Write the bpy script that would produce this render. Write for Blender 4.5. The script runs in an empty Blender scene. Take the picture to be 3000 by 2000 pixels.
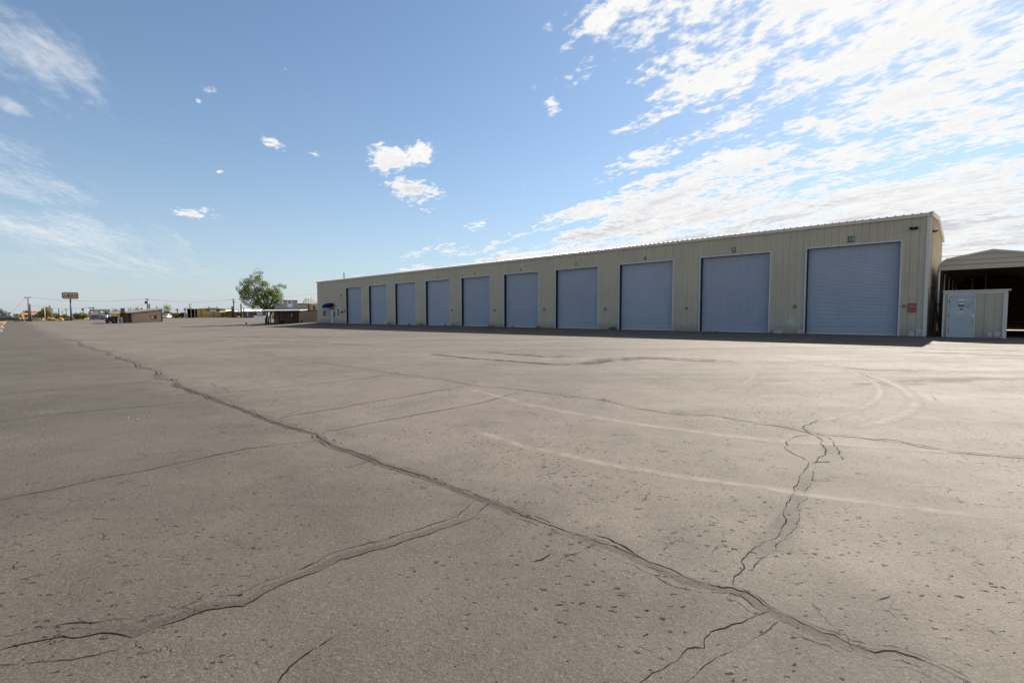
import bpy, math, random
from mathutils import Vector, Matrix
R = random.Random(7)
scene = bpy.context.scene
COL = scene.collection
rad = math.radians

# ------------------------------------------------------------------ camera geometry
F, CX, CY, HOR, CAMH = 1440.0, 1500.0, 1000.0, 925.0, 1.05
PITCH = math.atan((CY - HOR) / F)

def ray(px, py):
    a = (px - CX) / F; b = (CY - py) / F
    return Vector((a, math.cos(PITCH) + b * math.sin(PITCH), -math.sin(PITCH) + b * math.cos(PITCH)))

# frame of the long building: corner C, x to the right along the front, y to the back
C0 = Vector((21.2212, 25.2137, 0))
UX = Vector((0.71028, -0.70392, 0)); UY = Vector((0.70392, 0.71028, 0))
ROTZ = math.atan2(UX.y, UX.x)
def W(x, y, z=0.0): return C0 + UX * x + UY * y + Vector((0, 0, z))
def loc_xy(X, Y):
    d = Vector((X, Y, 0)) - C0
    return d.dot(UX), d.dot(UY)
def sstep(a, b, t):
    t = max(0., min(1., (t - a) / (b - a))); return t * t * (3 - 2 * t)

def gz(X, Y):
    """height of the ground: falls gently away from the building front, rises at the far right of the lot"""
    x, y = loc_xy(X, Y)
    s, p = -x, -y
    A = .285 + .0074 * max(0., min(72., s))
    pp = math.log1p(math.exp(min(40, p * 1.5))) / 1.5 - math.log(2) / 1.5 * math.exp(-max(p, 0) * .8) if p > -20 else 0.
    pp = max(0., pp)
    z = -A * (1 - math.exp(-pp / 8.))
    if Y > 60:
        t = max(0., min(1., (X / Y + .98) / .35))
        zf = -.55 + .97 * t
        z += (zf - z) * sstep(82, 150, Y)
    return z

def at(px, py):
    d = ray(px, py); z = -.3
    P = None
    for _ in range(60):
        if d.z >= -1e-5: break
        t = (z - CAMH) / d.z; P = Vector((0, 0, CAMH)) + d * t
        z = .5 * z + .5 * gz(P.x, P.y)
    return Vector((P.x, P.y, gz(P.x, P.y)))
def atY(px, Y):
    d = ray(px, HOR); X = d.x / d.y * Y
    return Vector((X, Y, gz(X, Y)))
def topz(py, Y, px=None):
    d = ray(CX if px is None else px, py); return CAMH + d.z / d.y * Y
def mpp(Y): return Y / F
def onf(px, py, off=0.0):
    """pixel -> (x, z) in the building frame on the plane y = off"""
    d = ray(px, py); o = C0 + UY * off
    den = d.x * UX.y - d.y * UX.x
    # o + x*UX = t*d
    t = (o.x * UX.y - o.y * UX.x) / den
    P = d * t
    x = (Vector((P.x, P.y, 0)) - Vector((o.x, o.y, 0))).dot(UX)
    return x, CAMH + P.z

# ------------------------------------------------------------------ node helpers
def sock(nt, node, key, val):
    s = node.inputs[key]
    if hasattr(val, 'is_output') or isinstance(val, bpy.types.NodeSocket):
        nt.links.new(val, s)
    elif val is not None:
        if s.type == 'RGBA' and not isinstance(val, (int, float)) and len(val) == 3: val = (*val, 1)
        s.default_value = val
def nd(nt, typ, ins=None, out=0, **props):
    n = nt.nodes.new(typ)
    for k, v in props.items(): setattr(n, k, v)
    for k, v in (ins or {}).items(): sock(nt, n, k, v)
    return n.outputs[out] if out is not None else n
def mth(nt, op, a, b=None, c=None, clamp=False):
    n = nt.nodes.new('ShaderNodeMath'); n.operation = op; n.use_clamp = clamp
    for i, v in enumerate((a, b, c)):
        if v is not None: sock(nt, n, i, v)
    return n.outputs[0]
def vmth(nt, op, a, b=None, out=0):
    n = nt.nodes.new('ShaderNodeVectorMath'); n.operation = op
    sock(nt, n, 0, a)
    if b is not None: sock(nt, n, 1, b)
    return n.outputs[out]
def mrange(nt, v, a, b, c=0., d=1., smooth=True):
    n = nt.nodes.new('ShaderNodeMapRange'); n.interpolation_type = 'SMOOTHSTEP' if smooth else 'LINEAR'
    for k, x in zip(('Value', 'From Min', 'From Max', 'To Min', 'To Max'), (v, a, b, c, d)): sock(nt, n, k, x)
    return n.outputs['Result']
def mixc(nt, f, a, b, mode='MIX'):
    n = nt.nodes.new('ShaderNodeMix'); n.data_type = 'RGBA'; n.blend_type = mode
    sock(nt, n, 0, f); sock(nt, n, 6, a); sock(nt, n, 7, b)
    return n.outputs[2]
def noise(nt, vec, scale, detail=4., rough=.55, dist=0., out=0):
    return nd(nt, 'ShaderNodeTexNoise', {'Vector': vec, 'Scale': scale, 'Detail': detail, 'Roughness': rough, 'Distortion': dist}, out)
def mapping(nt, vec, scale=(1, 1, 1), rot=(0, 0, 0), loc=(0, 0, 0)):
    return nd(nt, 'ShaderNodeMapping', {'Vector': vec, 'Scale': scale, 'Rotation': rot, 'Location': loc})

MATS = {}
def new_mat(name):
    m = bpy.data.materials.new(name); m.use_nodes = True
    m.node_tree.nodes.clear(); MATS[name] = m
    return m, m.node_tree
def out_surf(nt, sh):
    o = nt.nodes.new('ShaderNodeOutputMaterial'); nt.links.new(sh, o.inputs['Surface'])
def principled(nt, col, rough=.6, spec=.4, metal=0., normal=None, **kw):
    ins = {'Base Color': col, 'Roughness': rough, 'Specular IOR Level': spec, 'Metallic': metal}
    ins.update(kw)
    if normal is not None: ins['Normal'] = normal
    return nd(nt, 'ShaderNodeBsdfPrincipled', ins)
def mat(name, col, rough=.6, spec=.4, metal=0., var=.12, vscale=1.5, bump=0., bscale=40., streak=0., tint=None):
    """a painted / plain surface with uneven colour, grime and a little relief"""
    if name in MATS: return MATS[name]
    m, nt = new_mat(name)
    co = nd(nt, 'ShaderNodeTexCoord', out=3)
    n1 = noise(nt, co, vscale, 6, .6)
    n2 = noise(nt, mapping(nt, co, (3, 3, .25)), vscale * 1.3, 5, .6)
    f = mth(nt, 'ADD', mth(nt, 'MULTIPLY', n1, 1 - streak), mth(nt, 'MULTIPLY', n2, streak))
    v = mrange(nt, f, .3, .7, 1 - var, 1 + var)
    c = mixc(nt, 1., (*col, 1), nd(nt, 'ShaderNodeCombineColor', {0: v, 1: v, 2: v}), 'MULTIPLY')
    if tint: c = mixc(nt, mrange(nt, n1, .5, .75), c, (*tint, 1))
    nrm = None
    if bump: nrm = nd(nt, 'ShaderNodeBump', {'Height': noise(nt, co, bscale, 3), 'Strength': bump, 'Distance': .02})
    ro = mrange(nt, n2, .3, .7, max(.05, rough - .08), min(1, rough + .08))
    out_surf(nt, principled(nt, c, ro, spec, metal, nrm))
    return m
def leaf_mat(name, c1, c2, trans=.35):
    if name in MATS: return MATS[name]
    m, nt = new_mat(name)
    g = nd(nt, 'ShaderNodeNewGeometry', out=None)
    rp = g.outputs['Random Per Island']
    co = nd(nt, 'ShaderNodeTexCoord', out=3)
    f = mth(nt, 'ADD', mth(nt, 'MULTIPLY', rp, .6), mth(nt, 'MULTIPLY', noise(nt, co, .8, 3), .4))
    c = mixc(nt, f, (*c1, 1), (*c2, 1))
    p = principled(nt, c, .55, .3)
    t = nd(nt, 'ShaderNodeBsdfTranslucent', {'Color': mixc(nt, .5, c, (c2[0] * 1.4, c2[1] * 1.4, c2[2] * .8, 1))})
    out_surf(nt, nd(nt, 'ShaderNodeMixShader', {0: trans, 1: p, 2: t}))
    return m
def glass_mat(name='window_glass', col=(.03, .035, .04)):
    if name in MATS: return MATS[name]
    m, nt = new_mat(name)
    co = nd(nt, 'ShaderNodeTexCoord', out=3)
    c = mixc(nt, noise(nt, co, 1.2, 3), (*col, 1), (col[0] * 2.2, col[1] * 2.1, col[2] * 2, 1))
    out_surf(nt, principled(nt, c, .08, .6))
    return m

# ------------------------------------------------------------------ mesh helpers
class MB:
    def __init__(s): s.v = []; s.f = []; s.uv = None; s.sm = []
    def add(s, vs, fs, smooth=False):
        o = len(s.v); s.v += [tuple(v) for v in vs]
        s.f += [tuple(i + o for i in f) for f in fs]; s.sm += [smooth] * len(fs); return s
    def box(s, a, b, M=None):
        x0, y0, z0 = a; x1, y1, z1 = b
        vs = [Vector(p) for p in ((x0, y0, z0), (x1, y0, z0), (x1, y1, z0), (x0, y1, z0), (x0, y0, z1), (x1, y0, z1), (x1, y1, z1), (x0, y1, z1))]
        if M: vs = [M @ v for v in vs]
        return s.add(vs, [(3, 2, 1, 0), (4, 5, 6, 7), (0, 1, 5, 4), (1, 2, 6, 5), (2, 3, 7, 6), (3, 0, 4, 7)])
    def bbox(s, a, b, r=.02, M=None):
        """box with its edges chamfered"""
        x0, y0, z0 = a; x1, y1, z1 = b
        r = min(r, (x1 - x0) * .45, (y1 - y0) * .45, (z1 - z0) * .45)
        lay = []
        for z, k in ((z0, r), (z0 + r, 0), (z1 - r, 0), (z1, r)):
            xa, xb, ya, yb = x0 + k, x1 - k, y0 + k, y1 - k
            c = r
            lay.append([(xa + c, ya, z), (xb - c, ya, z), (xb, ya + c, z), (xb, yb - c, z), (xb - c, yb, z), (xa + c, yb, z), (xa, yb - c, z), (xa, ya + c, z)])
        vs = [Vector(p) for l in lay for p in l]
        if M: vs = [M @ v for v in vs]
        fs = [tuple(range(7, -1, -1)), tuple(range(24, 32))]
        for k in range(3):
            for i in range(8):
                j = (i + 1) % 8; fs.append((k * 8 + i, k * 8 + j, k * 8 + 8 + j, k * 8 + 8 + i))
        return s.add(vs, fs)
    def tube(s, pts, rs, n=8, cap=True, smooth=True):
        pts = [Vector(p) for p in pts]
        if isinstance(rs, (int, float)): rs = [rs] * len(pts)
        vs = []; up0 = None
        for i, p in enumerate(pts):
            t = (pts[min(i + 1, len(pts) - 1)] - pts[max(i - 1, 0)]).normalized()
            if up0 is None:
                up0 = Vector((0, 0, 1)) if abs(t.z) < .9 else Vector((1, 0, 0))
            a = t.cross(up0)
            if a.length < 1e-4: a = t.cross(Vector((0, 1, 0)))
            a.normalize(); b = t.cross(a).normalized(); up0 = -b if False else up0
            for k in range(n):
                an = 2 * math.pi * k / n
                vs.append(p + (a * math.cos(an) + b * math.sin(an)) * rs[i])
        fs = []
        for i in range(len(pts) - 1):
            for k in range(n):
                j = (k + 1) % n
                fs.append((i * n + k, i * n + j, (i + 1) * n + j, (i + 1) * n + k))
        s.add(vs, fs, smooth)
        if cap:
            o = len(s.v) - len(vs)
            s.f.append(tuple(o + k for k in range(n - 1, -1, -1))); s.sm.append(False)
            s.f.append(tuple(o + (len(pts) - 1) * n + k for k in range(n))); s.sm.append(False)
        return s
    def prism(s, prof, y0, y1, M=None, flip=False):
        """polygon in x-z extruded along y"""
        n = len(prof)
        vs = [Vector((x, y0, z)) for x, z in prof] + [Vector((x, y1, z)) for x, z in prof]
        if M: vs = [M @ v for v in vs]
        fs = [tuple(range(n)), tuple(range(2 * n - 1, n - 1, -1))]
        for i in range(n):
            j = (i + 1) % n; fs.append((j, i, n + i, n + j))
        return s.add(vs, fs)
    def sheet(s, prof, ext):
        """open polyline of points swept along vector ext"""
        e = Vector(ext); n = len(prof)
        vs = [Vector(p) for p in prof] + [Vector(p) + e for p in prof]
        return s.add(vs, [(i, i + 1, n + i + 1, n + i) for i in range(n - 1)])
    def ell(s, c, r, nu=10, nv=6, jit=0., rnd=None):
        vs = []; fs = []
        for j in range(nv + 1):
            th = math.pi * j / nv
            for i in range(nu):
                ph = 2 * math.pi * i / nu
                k = 1 + (rnd.uniform(-jit, jit) if rnd else 0)
                vs.append((c[0] + r[0] * k * math.sin(th) * math.cos(ph), c[1] + r[1] * k * math.sin(th) * math.sin(ph), c[2] + r[2] * k * math.cos(th)))
        for j in range(nv):
            for i in range(nu):
                i2 = (i + 1) % nu
                fs.append((j * nu + i, (j + 1) * nu + i, (j + 1) * nu + i2, j * nu + i2))
        return s.add(vs, fs, not jit)
    def build(s, name, m, parent=None, loc=None, rotz=0.):
        me = bpy.data.meshes.new(name)
        me.from_pydata([tuple(v) for v in s.v], [], s.f); me.update()
        me.polygons.foreach_set('use_smooth', s.sm)
        if s.uv:
            ul = me.uv_layers.new(name='UVMap')
            for lp in me.loops: ul.data[lp.index].uv = s.uv[lp.vertex_index]
        for mm in (m if isinstance(m, (list, tuple)) else [m]): me.materials.append(mm)
        o = bpy.data.objects.new(name, me); COL.objects.link(o)
        if parent: o.parent = parent
        if loc is not None: o.location = loc
        o.rotation_euler = (0, 0, rotz)
        return o
def tag(o, label=None, cat=None, group=None, kind=None):
    if label: o['label'] = label
    if cat: o['category'] = cat
    if group: o['group'] = group
    if kind: o['kind'] = kind
    return o
def empty(name, loc, rotz=0., label=None, cat=None, group=None):
    o = bpy.data.objects.new(name, None); COL.objects.link(o); o.empty_display_size = .3
    o.location = loc; o.rotation_euler = (0, 0, rotz)
    return tag(o, label, cat, group)
def children(o): return [c for c in COL.objects if c.parent == o]
def copy_tree(o, parent=None, loc=None):
    c = o.copy(); COL.objects.link(c)
    if parent: c.parent = parent
    if loc is not None: c.location = loc
    for ch in children(o): copy_tree(ch, c)
    return c
TXT = {}
def text_obj(body, size, m, name, parent, loc, rot, shear=0., width=1., space=1.):
    cu = bpy.data.curves.new('lettering', 'FONT'); cu.body = body; cu.size = size; cu.extrude = .004
    cu.align_x = 'CENTER'; cu.align_y = 'CENTER'; cu.shear = shear; cu.space_character = space; cu.offset = size * .012
    to = bpy.data.objects.new('lettering', cu); COL.objects.link(to)
    dg = bpy.context.evaluated_depsgraph_get()
    me = bpy.data.meshes.new_from_object(to.evaluated_get(dg)); bpy.data.objects.remove(to); bpy.data.curves.remove(cu)
    for v in me.vertices: v.co.x *= width
    me.materials.clear(); me.materials.append(m)
    o = bpy.data.objects.new(name, me); COL.objects.link(o); o.parent = parent; o.location = loc; o.rotation_euler = rot
    return o

# ------------------------------------------------------------------ camera, render, sun
cam = bpy.data.cameras.new('camera'); co_ = bpy.data.objects.new('camera', cam); COL.objects.link(co_)
cam.sensor_fit = 'HORIZONTAL'; cam.sensor_width = 36; cam.lens = F / 3000 * 36
cam.clip_start = .05; cam.clip_end = 20000
co_.location = (0, 0, CAMH); co_.rotation_euler = (math.pi / 2 - PITCH, 0, 0)
scene.camera = co_
vs_ = scene.view_settings
vs_.view_transform = 'Standard'; vs_.look = 'None'; vs_.gamma = 1.0; vs_.exposure = 1.1

SUN_AZ, SUN_EL = 41.5, 40.0
sd = Vector((math.sin(rad(SUN_AZ)) * math.cos(rad(SUN_EL)), math.cos(rad(SUN_AZ)) * math.cos(rad(SUN_EL)), math.sin(rad(SUN_EL))))
sl = bpy.data.lights.new('sun', 'SUN'); sl.energy = 5.0; sl.angle = rad(.5); sl.color = (1, .92, .80)
so = bpy.data.objects.new('sun', sl); COL.objects.link(so); so.rotation_euler = (-sd).to_track_quat('-Z', 'Y').to_euler(); so.location = (0, 0, 60)

# ------------------------------------------------------------------ sky with a real layout of clouds by direction
wd = bpy.data.worlds.new('World'); scene.world = wd; wd.use_nodes = True
nt = wd.node_tree; nt.nodes.clear()
sky = nd(nt, 'ShaderNodeTexSky', sky_type='NISHITA', sun_disc=False, sun_elevation=rad(SUN_EL), sun_rotation=rad(SUN_AZ), altitude=300., air_density=1.0, dust_density=.35, ozone_density=1.6)
dirv = nd(nt, 'ShaderNodeTexCoord', out=0)
sp = nd(nt, 'ShaderNodeSeparateXYZ', {0: dirv}, None)
dx, dy, dz = sp.outputs
dzc = mth(nt, 'ADD', mth(nt, 'MAXIMUM', dz, 0.), .045)
P = nd(nt, 'ShaderNodeCombineXYZ', {0: mth(nt, 'DIVIDE', dx, dzc), 1: mth(nt, 'DIVIDE', dy, dzc), 2: 0.})
dyc = mth(nt, 'MAXIMUM', dy, .08)
u = mth(nt, 'DIVIDE', dx, dyc); v = mth(nt, 'DIVIDE', dz, dyc)
uv = nd(nt, 'ShaderNodeCombineXYZ', {0: u, 1: v, 2: 0.})
# streets of cloud run toward an azimuth of about -22 degrees
Q = mapping(nt, P, (1, 1, 1), (0, 0, rad(-25)))
Qs = mapping(nt, Q, (1.0, .34, 1))
warp = noise(nt, Qs, 2.0, 3, .5, out=1)
Qw = vmth(nt, 'ADD', Qs, vmth(nt, 'SCALE', vmth(nt, 'SUBTRACT', warp, (.5, .5, .5)), None))
nt.nodes[-1].inputs
for n_ in nt.nodes:
    if n_.type == 'VECT_MATH' and n_.operation == 'SCALE': n_.inputs['Scale'].default_value = .25
nA = noise(nt, Qw, 2.3, 3, .5)
nB = noise(nt, mapping(nt, Q, (1., .62, 1)), 6.2, 10, .62)
nE = noise(nt, mapping(nt, Q, (1., .6, 1), loc=(2, 8, 0)), 24., 6, .6)
nC = noise(nt, mapping(nt, Q, (1., .12, 1), loc=(7, 3, 0)), 3.4, 9, .66)
# main bank to the right: its ragged left edge u_edge(v)
ramp = nd(nt, 'ShaderNodeValToRGB', {0: v}, None); cr = ramp.color_ramp; cr.interpolation = 'B_SPLINE'
def em(el, pv, uu):
    el.position = pv; g = (uu + 1) / 2; el.color = (g, g, g, 1)
pts = [(0.0, -.42), (.075, -.27), (.13, -.10), (.18, .0), (.24, .10), (.31, .20), (.40, .22), (.47, .17), (.55, .03), (.70, -.02)]
em(cr.elements[0], *pts[0]); em(cr.elements[1], *pts[-1])
for p_ in pts[1:-1]: em(cr.elements.new(p_[0]), *p_)
edge = mth(nt, 'SUBTRACT', mth(nt, 'MULTIPLY', ramp.outputs[0], 2.), 1.)
du = mth(nt, 'ADD', mth(nt, 'SUBTRACT', u, edge), mth(nt, 'MULTIPLY', mth(nt, 'SUBTRACT', nA, .5), .5))
bank = mrange(nt, du, -.15, .22)
low = mrange(nt, v, .36, .16)
heavy = mth(nt, 'MULTIPLY', bank, mth(nt, 'ADD', .72, mth(nt, 'MULTIPLY', low, .24)))
def puffs(lst):
    acc = None
    for (cx, cy, rx, ry, rot, amp) in lst:
        uu = (cx - CX) / F; dd = ray(cx, cy); uu = dd.x / dd.y; vv = dd.z / dd.y
        q = mapping(nt, vmth(nt, 'SUBTRACT', uv, (uu, vv, 0)), (1, 1, 1), (0, 0, rad(-rot)))
        q = vmth(nt, 'MULTIPLY', q, (F / rx, F / ry, 0))
        L = vmth(nt, 'LENGTH', q, out=1)
        mk = mrange(nt, L, 1.7, .0, 0., amp)
        acc = mk if acc is None else mth(nt, 'MAXIMUM', acc, mk)
    return acc
puf = puffs([(1148, 462, 85, 62, 0, .93), (1228, 448, 62, 48, 0, .95), (1195, 548, 78, 50, -10, .93), (1268, 562, 60, 32, -15, .8), (1200, 372, 20, 8, 0, .7), (1262, 614, 40, 14, 0, .75),
             (795, 420, 62, 30, -20, .86), (905, 447, 46, 12, -12, .76), (612, 262, 42, 26, -20, .84), (582, 296, 20, 12, 0, .74), (640, 504, 16, 8, 0, .7), (582, 622, 85, 22, -10, .68),
             (1545, 600, 72, 26, 6, .70), (1625, 318, 40, 40, 35, .82), (1340, 738, 75, 32, 0, .70), (1268, 615, 34, 11, 0, .66)])
cir = puffs([(120, 150, 300, 120, -36, 1.05), (20, 310, 80, 28, -22, .95), (100, 545, 280, 70, -12, .85), (170, 680, 460, 90, -7, .9), (330, 765, 460, 60, -5, .75), (30, 450, 180, 80, -18, .75)])
nz = mth(nt, 'ADD', mth(nt, 'MULTIPLY', mth(nt, 'SUBTRACT', nA, .5), 1.9), mth(nt, 'ADD', mth(nt, 'MULTIPLY', mth(nt, 'SUBTRACT', nB, .5), 2.0), mth(nt, 'MULTIPLY', mth(nt, 'SUBTRACT', nE, .5), 1.7)))
mk1 = mth(nt, 'MAXIMUM', heavy, puf)
den = mth(nt, 'SUBTRACT', mth(nt, 'ADD', nz, mth(nt, 'MULTIPLY', mk1, 1.25)), .74)
d1 = mrange(nt, den, -.10, .40)
nD = noise(nt, mapping(nt, Q, (1., .3, 1), loc=(3, 1, 0)), 5.5, 9, .68)
nz2 = mth(nt, 'ADD', mth(nt, 'MULTIPLY', mth(nt, 'SUBTRACT', nC, .5), 1.6), mth(nt, 'ADD', mth(nt, 'MULTIPLY', mth(nt, 'SUBTRACT', nD, .5), 1.3), mth(nt, 'MULTIPLY', mth(nt, 'SUBTRACT', nE, .5), .9)))
d2 = mth(nt, 'MULTIPLY', mrange(nt, mth(nt, 'SUBTRACT', mth(nt, 'ADD', nz2, mth(nt, 'MULTIPLY', cir, 1.15)), .50), 0., 1.1), .62)
up = mrange(nt, dz, 0.0, .05)
dens = mth(nt, 'MULTIPLY', mth(nt, 'MAXIMUM', d1, d2), up)
# the thick middle of the bank is greyer underneath
thick = mrange(nt, den, .2, .7)
shn = mrange(nt, noise(nt, mapping(nt, Q, (1., .3, 1), loc=(1, 5, 0)), 3.1, 6, .6), .38, .62)
fin = mrange(nt, nB, .36, .62, .8, .0)
grey = mth(nt, 'MULTIPLY', mth(nt, 'MULTIPLY', thick, mth(nt, 'MAXIMUM', shn, fin)), mth(nt, 'ADD', mth(nt, 'MULTIPLY', low, .75), .2))
cc = mixc(nt, grey, (.97, .965, .955, 1), (.60, .615, .66, 1))
cbg = nd(nt, 'ShaderNodeBackground', {'Color': cc, 'Strength': .47})
# a thin milky veil near the horizon
veil = mth(nt, 'MULTIPLY', mth(nt, 'POWER', 2.718, mth(nt, 'MULTIPLY', mth(nt, 'MAXIMUM', dz, 0.), -6.5)), .8)
skc = mixc(nt, veil, mixc(nt, 1., sky, (1.05, 1.12, 1.12, 1), 'MULTIPLY'), (3.95, 4.45, 5.4, 1))
sbg = nd(nt, 'ShaderNodeBackground', {'Color': skc, 'Strength': .056})
msh = nd(nt, 'ShaderNodeMixShader', {0: dens, 1: sbg, 2: cbg})
wo = nt.nodes.new('ShaderNodeOutputWorld'); nt.links.new(msh, wo.inputs['Surface'])

# ------------------------------------------------------------------ ground materials
_a, _b = at(300, 1036), at(2600, 1903)
_d = (_b - _a); _d.z = 0; _d.normalize(); _n = Vector((-_d.y, _d.x, 0))
if _n.dot(at(2000, 1200) - _a) < 0: _n = -_n
CRACK_SIDE = (_n.x, _n.y, -_n.dot(_a))
def pavement_mat():
    m, nt = new_mat('worn_asphalt')
    pos = nd(nt, 'ShaderNodeNewGeometry', out=0)
    w = noise(nt, pos, 22., 4, .65, out=1)
    pw = vmth(nt, 'ADD', pos, vmth(nt, 'MULTIPLY', vmth(nt, 'SUBTRACT', w, (.5, .5, .5)), (.07, .07, 0)))
    big = noise(nt, mapping(nt, pos, (1, 1, 1), (0, 0, -ROTZ)), .16, 6, .6)
    stre = noise(nt, mapping(nt, pos, (.035, 1.3, 1), (0, 0, -ROTZ)), 1.0, 8, .66)
    mid = noise(nt, pos, 1.7, 6, .6)
    fine = noise(nt, pos, 130., 2, .6)
    grit = nd(nt, 'ShaderNodeTexVoronoi', {'Vector': pos, 'Scale': 120.}, 1, voronoi_dimensions='2D')
    gv = nd(nt, 'ShaderNodeSeparateColor', {0: grit}, 0)
    # traffic along the doors has drawn out long streaks; away from the building the surface is only blotchy
    sq = nd(nt, 'ShaderNodeSeparateXYZ', {0: pos}, None)
    pd = mth(nt, 'SUBTRACT', C0.dot(UY), mth(nt, 'ADD', mth(nt, 'MULTIPLY', sq.outputs[0], UY.x), mth(nt, 'MULTIPLY', sq.outputs[1], UY.y)))
    st2 = mth(nt, 'ADD', .5, mth(nt, 'MULTIPLY', mth(nt, 'SUBTRACT', stre, .5), mrange(nt, pd, 27., 14., .22, 1.15)))
    k = mth(nt, 'ADD', mth(nt, 'MULTIPLY', big, .30), mth(nt, 'ADD', mth(nt, 'MULTIPLY', st2, .48), mth(nt, 'MULTIPLY', mid, .22)))
    c = mixc(nt, mrange(nt, k, .36, .64), (.058, .0495, .0415, 1), (.103, .0885, .0735, 1))
    oil = mrange(nt, noise(nt, pos, .55, 5, .7, .6), .60, .76)
    c = mixc(nt, mth(nt, 'MULTIPLY', oil, .32), c, (.030, .027, .024, 1))
    # ground colour turns paler across the long crack, towards its far side
    sx = nd(nt, 'ShaderNodeSeparateXYZ', {0: pos}, None)
    crack_side = mth(nt, 'ADD', mth(nt, 'ADD', mth(nt, 'MULTIPLY', sx.outputs[0], CRACK_SIDE[0]), mth(nt, 'MULTIPLY', sx.outputs[1], CRACK_SIDE[1])), mth(nt, 'ADD', CRACK_SIDE[2], mth(nt, 'MULTIPLY', mth(nt, 'SUBTRACT', mid, .5), 1.2)))
    lf = mrange(nt, crack_side, -.9, 1.1, .90, 1.34)
    c = mixc(nt, 1., c, nd(nt, 'ShaderNodeCombineColor', {0: lf, 1: lf, 2: lf}), 'MULTIPLY')
    c = mixc(nt, 1., c, mixc(nt, mrange(nt, gv, .05, 1., smooth=False), (.80, .80, .81, 1), (1.20, 1.195, 1.18, 1)), 'MULTIPLY')
    c = mixc(nt, mth(nt, 'MULTIPLY', mrange(nt, gv, .93, .99), .3), c, (.14, .125, .108, 1))
    # pock marks: small holes of random size where stones came out
    vor = nd(nt, 'ShaderNodeTexVoronoi', {'Vector': mapping(nt, pw, (.62, 1.25, 0), (0, 0, rad(8))), 'Scale': 6.5, 'Randomness': 1.0}, None, voronoi_dimensions='2D')
    vc = nd(nt, 'ShaderNodeSeparateColor', {0: vor.outputs['Color']}, None)
    patch = mrange(nt, noise(nt, pos, .35, 3), .38, .62)
    rr = mth(nt, 'MULTIPLY', mth(nt, 'POWER', vc.outputs[0], 8.), .06)
    rr = mth(nt, 'MULTIPLY', rr, mth(nt, 'ADD', .45, mth(nt, 'MULTIPLY', patch, .6)))
    pock = mrange(nt, mth(nt, 'SUBTRACT', vor.outputs['Distance'], rr), .012, -.012)
    vor2 = nd(nt, 'ShaderNodeTexVoronoi', {'Vector': mapping(nt, pw, (.6, 1.3, 0), (0, 0, rad(8)), (4, 9, 0)), 'Scale': 24., 'Randomness': 1.0}, None, voronoi_dimensions='2D')
    vc2 = nd(nt, 'ShaderNodeSeparateColor', {0: vor2.outputs['Color']}, None)
    rr2 = mth(nt, 'MULTIPLY', mth(nt, 'MULTIPLY', mth(nt, 'POWER', vc2.outputs[1], 4.), .34), mth(nt, 'ADD', .35, mth(nt, 'MULTIPLY', patch, .65)))
    pock2 = mrange(nt, mth(nt, 'SUBTRACT', vor2.outputs['Distance'], rr2), .02, -.02)
    # short hair cracks: broken edges of a warped cell pattern
    w2 = noise(nt, pos, 3., 4, .65, out=1)
    pc = vmth(nt, 'ADD', pos, vmth(nt, 'MULTIPLY', vmth(nt, 'SUBTRACT', w2, (.5, .5, .5)), (.5, .5, 0)))
    ve = nd(nt, 'ShaderNodeTexVoronoi', {'Vector': mapping(nt, pc, (1, 1, 0)), 'Scale': 3.1}, feature='DISTANCE_TO_EDGE', voronoi_dimensions='2D')
    brk = mrange(nt, noise(nt, pos, 4.5, 3, .6), .52, .64)
    hair = mth(nt, 'MULTIPLY', mth(nt, 'MULTIPLY', mrange(nt, ve, .020, .005), brk), mrange(nt, noise(nt, pos, .22, 2), .36, .56))
    hole = mth(nt, 'MAXIMUM', mth(nt, 'MAXIMUM', pock, mth(nt, 'MULTIPLY', pock2, .8)), mth(nt, 'MULTIPLY', hair, .85))
    c = mixc(nt, mth(nt, 'MULTIPLY', hole, .74), c, (.006, .005, .0045, 1))
    h = mth(nt, 'SUBTRACT', mth(nt, 'ADD', mth(nt, 'MULTIPLY', fine, .35), mth(nt, 'MULTIPLY', mth(nt, 'ADD', gv, mth(nt, 'MULTIPLY', noise(nt, pos, 40., 3), .9)), .4)), mth(nt, 'MULTIPLY', hole, 1.2))
    b = nd(nt, 'ShaderNodeBump', {'Height': h, 'Strength': .7, 'Distance': .012})
    sp_ = mth(nt, 'MULTIPLY', mth(nt, 'SUBTRACT', 1., hole), .24)
    ro = mrange(nt, k, .36, .64, .79, .71)
    out_surf(nt, principled(nt, c, ro, sp_, 0., b))
    return m
def dirt_mat():
    m, nt = new_mat('desert_dirt')
    pos = nd(nt, 'ShaderNodeNewGeometry', out=0)
    n = noise(nt, pos, .3, 8, .65); n2 = noise(nt, pos, 6., 5, .6)
    c = mixc(nt, mrange(nt, n, .35, .65), (.20, .135, .07, 1), (.33, .25, .15, 1))
    c = mixc(nt, mrange(nt, n2, .5, .7), c, (.24, .19, .07, 1))
    b = nd(nt, 'ShaderNodeBump', {'Height': n2, 'Strength': .6, 'Distance': .05})
    out_surf(nt, principled(nt, c, .9, .2, 0., b))
    return m
M_PAVE, M_DIRT = pavement_mat(), dirt_mat()

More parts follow.
